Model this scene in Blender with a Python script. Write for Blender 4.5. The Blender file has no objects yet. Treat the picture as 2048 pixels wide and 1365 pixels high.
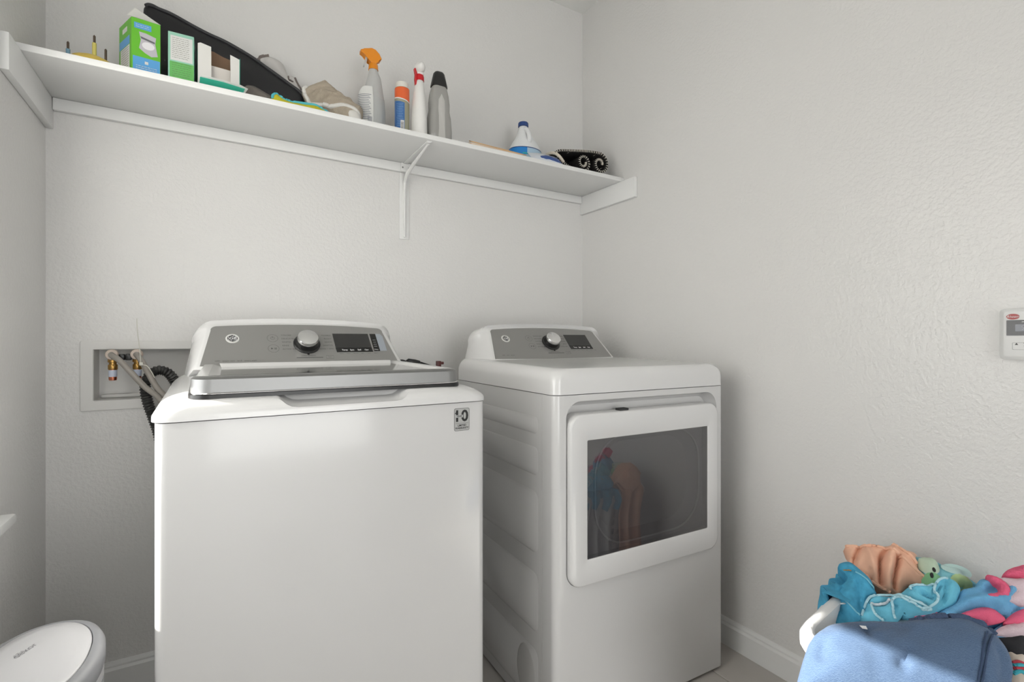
import bpy, bmesh, math, random
from mathutils import Vector, Matrix, Euler, noise
from mathutils.geometry import delaunay_2d_cdt

random.seed(7)
S = bpy.context.scene
COL = S.collection
PI = math.pi

# ------------------------------------------------------------------ camera
cam_d = bpy.data.cameras.new('camera')
cam = bpy.data.objects.new('camera', cam_d)
COL.objects.link(cam)
cam_d.sensor_width = 36.0
cam_d.lens = 1002.0 / 2048.0 * 36.0
cam_d.clip_start = 0.02
cam.location = (0.0, -2.0, 1.105)
cam.rotation_euler = (PI / 2, 0, -math.radians(30.87))
S.camera = cam

# ------------------------------------------------------------------ light
W = bpy.data.worlds.new('sky'); S.world = W
W.use_nodes = True
bg = W.node_tree.nodes['Background']
bg.inputs['Color'].default_value = (1.0, 0.99, 0.98, 1)
bg.inputs['Strength'].default_value = 6.6

sun_d = bpy.data.lights.new('sun', 'SUN')
sun_d.energy = 24.0
sun_d.angle = math.radians(0.6)
sun_d.color = (1.0, 0.95, 0.88)
sun = bpy.data.objects.new('sun', sun_d); COL.objects.link(sun)
sun.rotation_euler = Vector((1.0, -0.45, -0.43)).to_track_quat('-Z', 'Y').to_euler()

def portal(name, loc, size, direction):
    d = bpy.data.lights.new(name, 'AREA'); d.shape = 'RECTANGLE'
    d.size, d.size_y = size
    d.cycles.is_portal = True
    o = bpy.data.objects.new(name, d); COL.objects.link(o)
    o.location = loc
    o.rotation_euler = Vector(direction).to_track_quat('-Z', 'Z').to_euler()
portal('window_portal', (-0.60, -1.11, 1.42), (1.30, 1.42), (1, 0, 0))
portal('fill_window_portal', (0.60, -4.46, 1.15), (1.70, 2.10), (0, 1, 0))  # samples sky through the added fill window

vs = S.view_settings
vs.view_transform = 'Standard'; vs.look = 'None'; vs.gamma = 1.0
vs.use_curve_mapping = False
vs.exposure = -0.40

# ------------------------------------------------------------------ materials
MATS = {}
def mat(name, col, rough=0.5, metal=0.0, spec=0.5, bump=None, trans=0.0, alpha=1.0, coat=0.0, var=None, sheen=0.0, emit=None, aniso=0.0):
    """principled material; bump=(scale, strength, distance); var=(scale, amount) mottles the colour"""
    if name in MATS: return MATS[name]
    m = bpy.data.materials.new(name); m.use_nodes = True
    nt = m.node_tree; b = nt.nodes['Principled BSDF']
    c = (col[0], col[1], col[2], 1)
    b.inputs['Base Color'].default_value = c
    b.inputs['Roughness'].default_value = rough
    b.inputs['Metallic'].default_value = metal
    b.inputs['Specular IOR Level'].default_value = spec
    b.inputs['Transmission Weight'].default_value = trans
    b.inputs['Alpha'].default_value = alpha
    b.inputs['Coat Weight'].default_value = coat
    b.inputs['Coat Roughness'].default_value = 0.08
    b.inputs['Sheen Weight'].default_value = sheen
    b.inputs['Anisotropic'].default_value = aniso
    if emit:
        b.inputs['Emission Color'].default_value = (*emit[0], 1); b.inputs['Emission Strength'].default_value = emit[1]
    if bump or var:
        tc = nt.nodes.new('ShaderNodeTexCoord')
    if var:
        n = nt.nodes.new('ShaderNodeTexNoise'); n.inputs['Scale'].default_value = var[0]; n.inputs['Detail'].default_value = 3
        nt.links.new(tc.outputs['Object'], n.inputs['Vector'])
        mx = nt.nodes.new('ShaderNodeMix'); mx.data_type = 'RGBA'
        k = var[1]
        mx.inputs['A'].default_value = (c[0]*(1-k), c[1]*(1-k), c[2]*(1-k), 1)
        mx.inputs['B'].default_value = (min(1, c[0]*(1+k)), min(1, c[1]*(1+k)), min(1, c[2]*(1+k)), 1)
        nt.links.new(n.outputs['Fac'], mx.inputs['Factor'])
        nt.links.new(mx.outputs['Result'], b.inputs['Base Color'])
    if bump:
        n = nt.nodes.new('ShaderNodeTexNoise'); n.inputs['Scale'].default_value = bump[0]; n.inputs['Detail'].default_value = 2
        nt.links.new(tc.outputs['Object'], n.inputs['Vector'])
        bp = nt.nodes.new('ShaderNodeBump'); bp.inputs['Strength'].default_value = bump[1]; bp.inputs['Distance'].default_value = bump[2]
        nt.links.new(n.outputs['Fac'], bp.inputs['Height'])
        nt.links.new(bp.outputs['Normal'], b.inputs['Normal'])
    MATS[name] = m
    return m

def wall_paint():
    """satin paint over a knocked-down orange peel texture"""
    m = mat('wall paint', (0.73, 0.72, 0.705), 0.30, spec=0.5)
    nt = m.node_tree; b = nt.nodes['Principled BSDF']
    tc = nt.nodes.new('ShaderNodeTexCoord')
    n1 = nt.nodes.new('ShaderNodeTexNoise'); n1.inputs['Scale'].default_value = 85; n1.inputs['Detail'].default_value = 3; n1.inputs['Roughness'].default_value = 0.55
    n2 = nt.nodes.new('ShaderNodeTexNoise'); n2.inputs['Scale'].default_value = 260; n2.inputs['Detail'].default_value = 1
    for n in (n1, n2): nt.links.new(tc.outputs['Object'], n.inputs['Vector'])
    r = nt.nodes.new('ShaderNodeValToRGB')
    r.color_ramp.elements[0].position = 0.40; r.color_ramp.elements[1].position = 0.60
    nt.links.new(n1.outputs['Fac'], r.inputs['Fac'])
    ma = nt.nodes.new('ShaderNodeMath'); ma.operation = 'MULTIPLY_ADD'; ma.inputs[1].default_value = 0.16
    nt.links.new(n2.outputs['Fac'], ma.inputs[0]); nt.links.new(r.outputs['Color'], ma.inputs[2])
    bp = nt.nodes.new('ShaderNodeBump'); bp.inputs['Strength'].default_value = 0.20; bp.inputs['Distance'].default_value = 0.0025
    nt.links.new(ma.outputs[0], bp.inputs['Height']); nt.links.new(bp.outputs['Normal'], b.inputs['Normal'])
    return m

def thin_glass(name, tint=(1, 1, 1), refl=1.0, rough=0.0):
    """a pane: lets light through, tinted, with a Fresnel reflection on top"""
    m = bpy.data.materials.new(name); m.use_nodes = True; nt = m.node_tree
    for n in list(nt.nodes):
        if n.type != 'OUTPUT_MATERIAL': nt.nodes.remove(n)
    out = [n for n in nt.nodes if n.type == 'OUTPUT_MATERIAL'][0]
    t = nt.nodes.new('ShaderNodeBsdfTransparent'); t.inputs['Color'].default_value = (*tint, 1)
    g = nt.nodes.new('ShaderNodeBsdfGlossy'); g.inputs['Roughness'].default_value = rough
    f = nt.nodes.new('ShaderNodeFresnel'); f.inputs['IOR'].default_value = 1.5
    mu = nt.nodes.new('ShaderNodeMath'); mu.operation = 'MULTIPLY'; mu.inputs[1].default_value = refl
    mx = nt.nodes.new('ShaderNodeMixShader')
    nt.links.new(f.outputs[0], mu.inputs[0]); nt.links.new(mu.outputs[0], mx.inputs[0])
    nt.links.new(t.outputs[0], mx.inputs[1]); nt.links.new(g.outputs[0], mx.inputs[2]); nt.links.new(mx.outputs[0], out.inputs['Surface'])
    MATS[name] = m
    return m

def stripes(name, c1, c2, scale, axis=1, rough=0.85, bump=0.2, distort=1.5, detail=2.0):
    """heathered or striped cloth from a wave texture on the object's own axes"""
    m = mat(name, c1, rough, spec=0.2, sheen=0.1)
    nt = m.node_tree; b = nt.nodes['Principled BSDF']
    tc = nt.nodes.new('ShaderNodeTexCoord')
    w = nt.nodes.new('ShaderNodeTexWave'); w.bands_direction = 'XYZ'[axis]
    w.inputs['Scale'].default_value = scale; w.inputs['Distortion'].default_value = distort; w.inputs['Detail'].default_value = detail; w.inputs['Detail Scale'].default_value = 3
    nt.links.new(tc.outputs['Object'], w.inputs['Vector'])
    mx = nt.nodes.new('ShaderNodeMix'); mx.data_type = 'RGBA'
    mx.inputs['A'].default_value = (*c1, 1); mx.inputs['B'].default_value = (*c2, 1)
    nt.links.new(w.outputs['Fac'], mx.inputs['Factor']); nt.links.new(mx.outputs['Result'], b.inputs['Base Color'])
    bp = nt.nodes.new('ShaderNodeBump'); bp.inputs['Strength'].default_value = bump; bp.inputs['Distance'].default_value = 0.001
    nt.links.new(w.outputs['Fac'], bp.inputs['Height']); nt.links.new(bp.outputs['Normal'], b.inputs['Normal'])
    return m

M_WALL = wall_paint()
M_CEIL = mat('ceiling paint', (0.80, 0.80, 0.78), 0.8, bump=(120, 0.2, 0.002))
M_TRIM = mat('trim enamel', (0.80, 0.80, 0.79), 0.35)
M_SHELF = mat('shelf enamel', (0.78, 0.78, 0.77), 0.4, bump=(30, 0.03, 0.001))
M_TILE = mat('floor tile', (0.50, 0.47, 0.44), 0.4, var=(9, 0.10), bump=(40, 0.05, 0.001))
M_GROUT = mat('grout', (0.42, 0.40, 0.37), 0.9)
M_ENAMEL = mat('white appliance enamel', (0.61, 0.605, 0.60), 0.2, coat=0.4)
M_PLASTIC = mat('white appliance plastic', (0.68, 0.675, 0.67), 0.2, coat=0.3)
M_STEEL = mat('brushed steel', (0.27, 0.27, 0.268), 0.38, metal=0.8, aniso=0.4)
M_PANEL = mat('silver console film', (0.30, 0.295, 0.285), 0.3, metal=0.35)
M_CHROME = mat('chrome', (0.82, 0.82, 0.82), 0.08, metal=1.0)
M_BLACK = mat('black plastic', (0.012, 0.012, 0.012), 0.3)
M_DARK = mat('dark gap', (0.03, 0.03, 0.03), 0.7)
M_DISPLAY = mat('display film', (0.035, 0.035, 0.034), 0.12)
M_DISPLAYBAR = mat('display bar', (0.012, 0.012, 0.012), 0.15)
M_INK = mat('grey ink', (0.09, 0.09, 0.09), 0.6)
M_INKDARK = mat('black ink', (0.012, 0.012, 0.012), 0.6)
M_INKWHITE = mat('white ink', (0.75, 0.75, 0.75), 0.6)
M_WINDOWPANE = thin_glass('window pane glass', (0.97, 0.98, 0.98), 0.9)
M_DOORGLASS = thin_glass('tinted dryer glass', (0.40, 0.39, 0.40), 3.2, 0.0)
M_LIDGLASS = mat('smoked lid glass', (0.07, 0.07, 0.07), 0.04, coat=1.0)

# ------------------------------------------------------------------ mesh helpers
class MB:
    """collects shapes; build() links them as one mesh object"""
    def __init__(self): self.v = []; self.f = []
    def add(self, vs, fs):
        b = len(self.v); self.v += [tuple(p) for p in vs]; self.f += [tuple(i + b for i in f) for f in fs]
        return self
    def bm(self, bm):
        bm.verts.ensure_lookup_table()
        for i, v in enumerate(bm.verts): v.index = i
        self.add([v.co[:] for v in bm.verts], [[v.index for v in f.verts] for f in bm.faces]); bm.free()
        return self
    def box(self, x0, x1, y0, y1, z0, z1, r=0.0, seg=2):
        bm = bmesh.new(); bmesh.ops.create_cube(bm, size=1)
        for v in bm.verts: v.co = ((x0+x1)/2 + v.co.x*(x1-x0), (y0+y1)/2 + v.co.y*(y1-y0), (z0+z1)/2 + v.co.z*(z1-z0))
        if r: bmesh.ops.bevel(bm, geom=bm.edges[:], offset=r, segments=seg, profile=0.5, affect='EDGES', clamp_overlap=True)
        return self.bm(bm)
    def loft(self, rings, caps=True, closed=True):
        n = len(rings[0]); vs = [p for r in rings for p in r]; fs = []
        for k in range(len(rings)-1):
            for i in range(n if closed else n-1):
                j = (i+1) % n
                fs.append((k*n+i, k*n+j, (k+1)*n+j, (k+1)*n+i))
        if caps and closed:
            fs.append(tuple(range(n))[::-1]); fs.append(tuple((len(rings)-1)*n+i for i in range(n)))
        return self.add(vs, fs)
    def lathe(self, prof, n=32, c=(0, 0, 0), sx=1.0, sy=1.0):
        return self.loft([[(c[0]+sx*r*math.cos(2*PI*i/n), c[1]+sy*r*math.sin(2*PI*i/n), c[2]+z) for i in range(n)] for r, z in prof])
    def tube(self, pts, r, n=10, caps=True):
        pts = [Vector(p) for p in pts]; rs = r if isinstance(r, (list, tuple)) else [r]*len(pts)
        t0 = (pts[1]-pts[0]).normalized(); up = Vector((0, 0, 1)) if abs(t0.z) < 0.9 else Vector((1, 0, 0))
        u = t0.cross(up).normalized(); rings = []
        for i, p in enumerate(pts):
            t = (pts[min(i+1, len(pts)-1)]-pts[max(i-1, 0)])
            t = t.normalized() if t.length > 1e-9 else t0
            u = (u - t*u.dot(t)).normalized(); w = t.cross(u)
            rings.append([tuple(p + rs[i]*(math.cos(2*PI*k/n)*u + math.sin(2*PI*k/n)*w)) for k in range(n)])
        return self.loft(rings, caps)
    def prism(self, out, a, b, fn=lambda x, y, h: (x, y, h), bevel=0.0, seg=2):
        """extrude a 2D outline from height a to b"""
        bm = bmesh.new()
        lo = [bm.verts.new(fn(x, y, a)) for x, y in out]; hi = [bm.verts.new(fn(x, y, b)) for x, y in out]
        n = len(out)
        bm.faces.new(lo[::-1]); bm.faces.new(hi)
        for i in range(n): bm.faces.new((lo[i], lo[(i+1) % n], hi[(i+1) % n], hi[i]))
        if bevel:
            es = [e for e in bm.edges if (e.verts[0] in hi and e.verts[1] in hi) or (e.verts[0] in lo and e.verts[1] in lo)]
            bmesh.ops.bevel(bm, geom=es, offset=bevel, segments=seg, profile=0.5, affect='EDGES', clamp_overlap=True)
        bmesh.ops.recalc_face_normals(bm, faces=bm.faces[:])
        return self.bm(bm)
    def sphere(self, c, rx, ry, rz, n=20, m=12):
        rings = []
        for k in range(1, m):
            a = PI*k/m
            rings.append([(c[0]+rx*math.sin(a)*math.cos(2*PI*i/n), c[1]+ry*math.sin(a)*math.sin(2*PI*i/n), c[2]-rz*math.cos(a)) for i in range(n)])
        return self.loft(rings)
    def text(self, body, size, fn, align='CENTER', shear=0.0, bold=0.0):
        cu = bpy.data.curves.new('lettering', 'FONT'); cu.body = body; cu.size = size; cu.align_x = align; cu.align_y = 'CENTER'
        cu.shear = shear; cu.offset = bold; cu.resolution_u = 3
        o = bpy.data.objects.new('lettering', cu); me = bpy.data.meshes.new_from_object(o)
        self.add([fn(v.co.x, v.co.y) for v in me.vertices], [tuple(p.vertices) for p in me.polygons])
        bpy.data.objects.remove(o); bpy.data.meshes.remove(me); bpy.data.curves.remove(cu)
        return self
    def xf(self, M):
        self.v = [tuple(M @ Vector(p)) for p in self.v]; return self
    def build(self, name, m, parent=None, loc=(0, 0, 0), rot=(0, 0, 0), smooth=35):
        me = bpy.data.meshes.new(name); me.from_pydata(self.v, [], self.f); me.validate()
        bm = bmesh.new(); bm.from_mesh(me); bmesh.ops.remove_doubles(bm, verts=bm.verts[:], dist=1e-6)
        if self.closed(bm): bmesh.ops.recalc_face_normals(bm, faces=bm.faces[:])
        bm.to_mesh(me); bm.free()
        me.materials.append(m)
        o = bpy.data.objects.new(name, me); COL.objects.link(o)
        o.parent = parent; o.location = loc; o.rotation_euler = rot
        if smooth:
            me.shade_smooth(); me.set_sharp_from_angle(angle=math.radians(smooth))
        return o
    @staticmethod
    def closed(bm): return all(len(e.link_faces) == 2 for e in bm.edges)

def thing(name, label, cat, loc=(0, 0, 0), rotz=0.0, group=None):
    o = bpy.data.objects.new(name, None); COL.objects.link(o)
    o.empty_display_size = 0.05
    o.location = loc; o.rotation_euler = (0, 0, rotz)
    return tag(o, label, cat, group)
def tag(o, label, cat, group=None):
    o['label'] = label; o['category'] = cat
    if group: o['group'] = group
    return o
def struct(o, label=None):
    o['kind'] = 'structure'
    if label: o['label'] = label
    return o
def rr(w, d, r, n=6, cx=0.0, cy=0.0):
    """rounded rectangle outline, counter-clockwise"""
    out = []
    for k, (sx, sy) in enumerate(((1, -1), (1, 1), (-1, 1), (-1, -1))):
        a0 = -PI/2 + k*PI/2
        for i in range(n+1):
            a = a0 + i*PI/2/n
            out.append((cx + sx*(w/2-r) + r*math.cos(a), cy + sy*(d/2-r) + r*math.sin(a)))
    return out
def ell(rx, ry, n=40, cx=0, cy=0): return [(cx+rx*math.cos(2*PI*i/n), cy+ry*math.sin(2*PI*i/n)) for i in range(n)]
def spline(pts, k=6, closed=False):
    """Catmull-Rom through the points"""
    P = [Vector(p) for p in pts]; n = len(P); out = []
    for i in range(n if closed else n-1):
        p0 = P[(i-1) % n] if closed else P[max(i-1, 0)]; p1 = P[i]; p2 = P[(i+1) % n]; p3 = P[(i+2) % n] if closed else P[min(i+2, n-1)]
        for j in range(k):
            t = j/k
            out.append(0.5*((2*p1)+(p2-p0)*t+(2*p0-5*p1+4*p2-p3)*t*t+(3*p1-p0-3*p2+p3)*t**3))
    if not closed: out.append(P[-1])
    return out
def cut(o, *cutters):
    """boolean difference applied to the mesh"""
    cs = []
    for c in cutters:
        me = bpy.data.meshes.new('cutter'); me.from_pydata(c.v, [], c.f)
        bm = bmesh.new(); bm.from_mesh(me); bmesh.ops.recalc_face_normals(bm, faces=bm.faces[:]); bm.to_mesh(me); bm.free()
        oc = bpy.data.objects.new('cutter', me); COL.objects.link(oc); cs.append(oc)
        par = o.parent; loc = o.matrix_basis.copy(); o.parent = None; o.matrix_basis = Matrix()
        md = o.modifiers.new('cut', 'BOOLEAN'); md.operation = 'DIFFERENCE'; md.object = oc; md.solver = 'EXACT'
        bpy.context.view_layer.update()
        new = bpy.data.meshes.new_from_object(o.evaluated_get(bpy.context.evaluated_depsgraph_get()))
        o.modifiers.clear(); o.data = new; o.parent = par; o.matrix_basis = loc
        new.shade_smooth(); new.set_sharp_from_angle(angle=math.radians(30))
    for oc in cs: bpy.data.objects.remove(oc)
    return o

# ------------------------------------------------------------------ the room
XL, XR, ZC, YB = -0.428, 1.613, 2.765, -4.3     # left wall, right wall, ceiling, rear wall
def wall_hole(mb, axis, at, thick, a0, a1, b0, b1, holes):
    """a wall slab in the plane axis=at, with rectangular openings (a0,a1,b0,b1)"""
    def bx(p0, p1, q0, q1):
        if p1-p0 < 1e-6 or q1-q0 < 1e-6: return
        lo, hi = min(at, at+thick), max(at, at+thick)
        if axis == 'x': mb.box(lo, hi, p0, p1, q0, q1)
        else: mb.box(p0, p1, lo, hi, q0, q1)
    if not holes: bx(a0, a1, b0, b1); return mb
    h = holes[0]
    bx(a0, h[0], b0, b1); bx(h[1], a1, b0, b1); bx(h[0], h[1], b0, h[2]); bx(h[0], h[1], h[3], b1)
    return mb
struct(wall_hole(MB(), 'y', 0.0, 0.14, XL-0.14, XR+0.14, 0, ZC, [(-0.318, -0.010, 0.918, 1.080)]).build('wall_back', M_WALL, smooth=0), 'off-white textured wall behind the washer and dryer')
struct(wall_hole(MB(), 'x', XL, -0.14, YB-0.14, 0.0, 0, ZC, [(-1.75, -0.465, 0.71, 2.12)]).build('wall_left', M_WALL, smooth=0), 'off-white textured wall with the window on the left')
struct(wall_hole(MB(), 'x', XR, 0.14, YB-0.14, 0.0, 0, ZC, []).build('wall_right', M_WALL, smooth=0), 'off-white textured wall on the right')
struct(wall_hole(MB(), 'y', YB, -0.14, XL, XR, 0, ZC, [(-0.25, 1.45, 0.10, 2.20)]).build('wall_rear', M_WALL, smooth=0), 'wall with a large window added for fill light behind the camera')
struct(MB().box(XL-0.14, XR+0.14, YB-0.14, 0.14, ZC, ZC+0.1).build('ceiling', M_CEIL, smooth=0), 'white ceiling')
fl = struct(MB().box(XL-0.14, XR+0.14, YB-0.14, 0.14, -0.12, -0.004).build('floor', M_GROUT, smooth=0), 'beige grey tiled floor')
# tiles with recessed joints: large rectangles laid in a running bond
TW, TL, G = 0.305, 0.61, 0.004
tile_mesh = None
col = 0; x = 1.440 - 6*TW
while x < XR - 0.02:
    y = -0.20 + (0.305 if col % 2 else 0) - 0.0; y0 = -0.005
    y = -1.006 + 0.61*2 + (0.305 if col % 2 == 0 else 0.0)
    while y > YB:
        a0, a1 = max(x, XL), min(x+TW-G, XR); b1, b0 = min(y, 0.0), max(y-TL+G, YB)
        if a1-a0 > 0.01 and b1-b0 > 0.01 and b1 > -2.3:
            MB().box(a0, a1, b0, b1, -0.006, 0.0, r=0.0012, seg=1).build('tile', M_TILE, fl)
        y -= TL
    x += TW; col += 1
MB().box(XL, XR, YB, -2.95, -0.006, 0.0).build('tile_field', M_TILE, fl, smooth=0)

def baseboard(name, a, b, axis, at, sgn, label):
    mb = MB(); prof = [(0, 0), (0.014, 0), (0.014, 0.072), (0.010, 0.080), (0.010, 0.086), (0.006, 0.094), (0, 0.096)]
    if axis == 'y': mb.loft([[(p, at+sgn*d, z) for d, z in prof] for p in (a, b)])
    else: mb.loft([[(at+sgn*d, p, z) for d, z in prof] for p in (a, b)])
    struct(mb.build(name, M_TRIM, smooth=20), label)
baseboard('baseboard_back', XL, XR, 'y', 0.0, -1, 'white moulded baseboard along the back wall')
baseboard('baseboard_right', YB, 0.0, 'x', XR, -1, 'white moulded baseboard along the right wall')
baseboard('baseboard_left', YB, 0.0, 'x', XL, 1, 'white moulded baseboard along the left wall')

def window(name, axis, at, thick, a0, a1, b0, b1, label):
    fr = MB(); w = 0.045
    def bx(mb, p0, p1, q0, q1, d0, d1):
        lo, hi = sorted((at+thick*d0, at+thick*d1))
        if axis == 'x': mb.box(lo, hi, p0, p1, q0, q1, r=0.003)
        else: mb.box(p0, p1, lo, hi, q0, q1, r=0.003)
    for q in ((a0, a0+w, b0, b1), (a1-w, a1, b0, b1), (a0+w, a1-w, b0, b0+w), (a0+w, a1-w, b1-w, b1)): bx(fr, *q, 0.55, 0.95)
    o = struct(fr.build(name, M_TRIM), label)
    mid = (b0+b1)/2
    r = MB(); bx(r, a0+w, a1-w, mid-0.02, mid+0.02, 0.6, 0.9); r.build('meeting_rail', M_TRIM, o)
    for q0, q1 in ((b0+w, mid-0.02), (mid+0.02, b1-w)):
        p = MB(); bx(p, a0+w, a1-w, q0, q1, 0.74, 0.76); p.build('pane', M_WINDOWPANE, o, smooth=0)
    return o
w1 = window('window_1', 'x', XL, -0.14, -1.75, -0.465, 0.71, 2.12, 'white framed window in the left wall')
window('fill_window', 'y', YB, -0.14, -0.25, 1.45, 0.10, 2.20, 'unseen white framed window added behind the camera for fill light')  # unseen window, added so skylight fills the machine fronts and floor
def shade_cloth():
    m = mat('white shade cloth', (0.85, 0.85, 0.84), 0.9); nt = m.node_tree; b = nt.nodes['Principled BSDF']
    out = [n for n in nt.nodes if n.type == 'OUTPUT_MATERIAL'][0]
    t = nt.nodes.new('ShaderNodeBsdfTranslucent'); t.inputs['Color'].default_value = (0.85, 0.85, 0.84, 1)
    mx = nt.nodes.new('ShaderNodeMixShader'); mx.inputs[0].default_value = 0.6
    nt.links.new(b.outputs[0], mx.inputs[1]); nt.links.new(t.outputs[0], mx.inputs[2]); nt.links.new(mx.outputs[0], out.inputs['Surface'])
    return m
sh_ = MB().add([(XL-0.045, -1.745, 1.222), (XL-0.045, -0.470, 1.222), (XL-0.045, -0.470, 2.10), (XL-0.045, -1.745, 2.10)], [(0, 1, 2, 3)]).build('roller_shade', shade_cloth(), w1, smooth=0)
MB().box(XL-0.052, XL-0.038, -1.747, -0.468, 1.205, 1.222, r=0.003).build('shade_bar', M_TRIM, sh_)
MB().box(XL-0.075, XL+0.042, -1.80, -0.425, 0.686, 0.710, r=0.006).build('window_sill', M_TRIM, w1)
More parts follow.
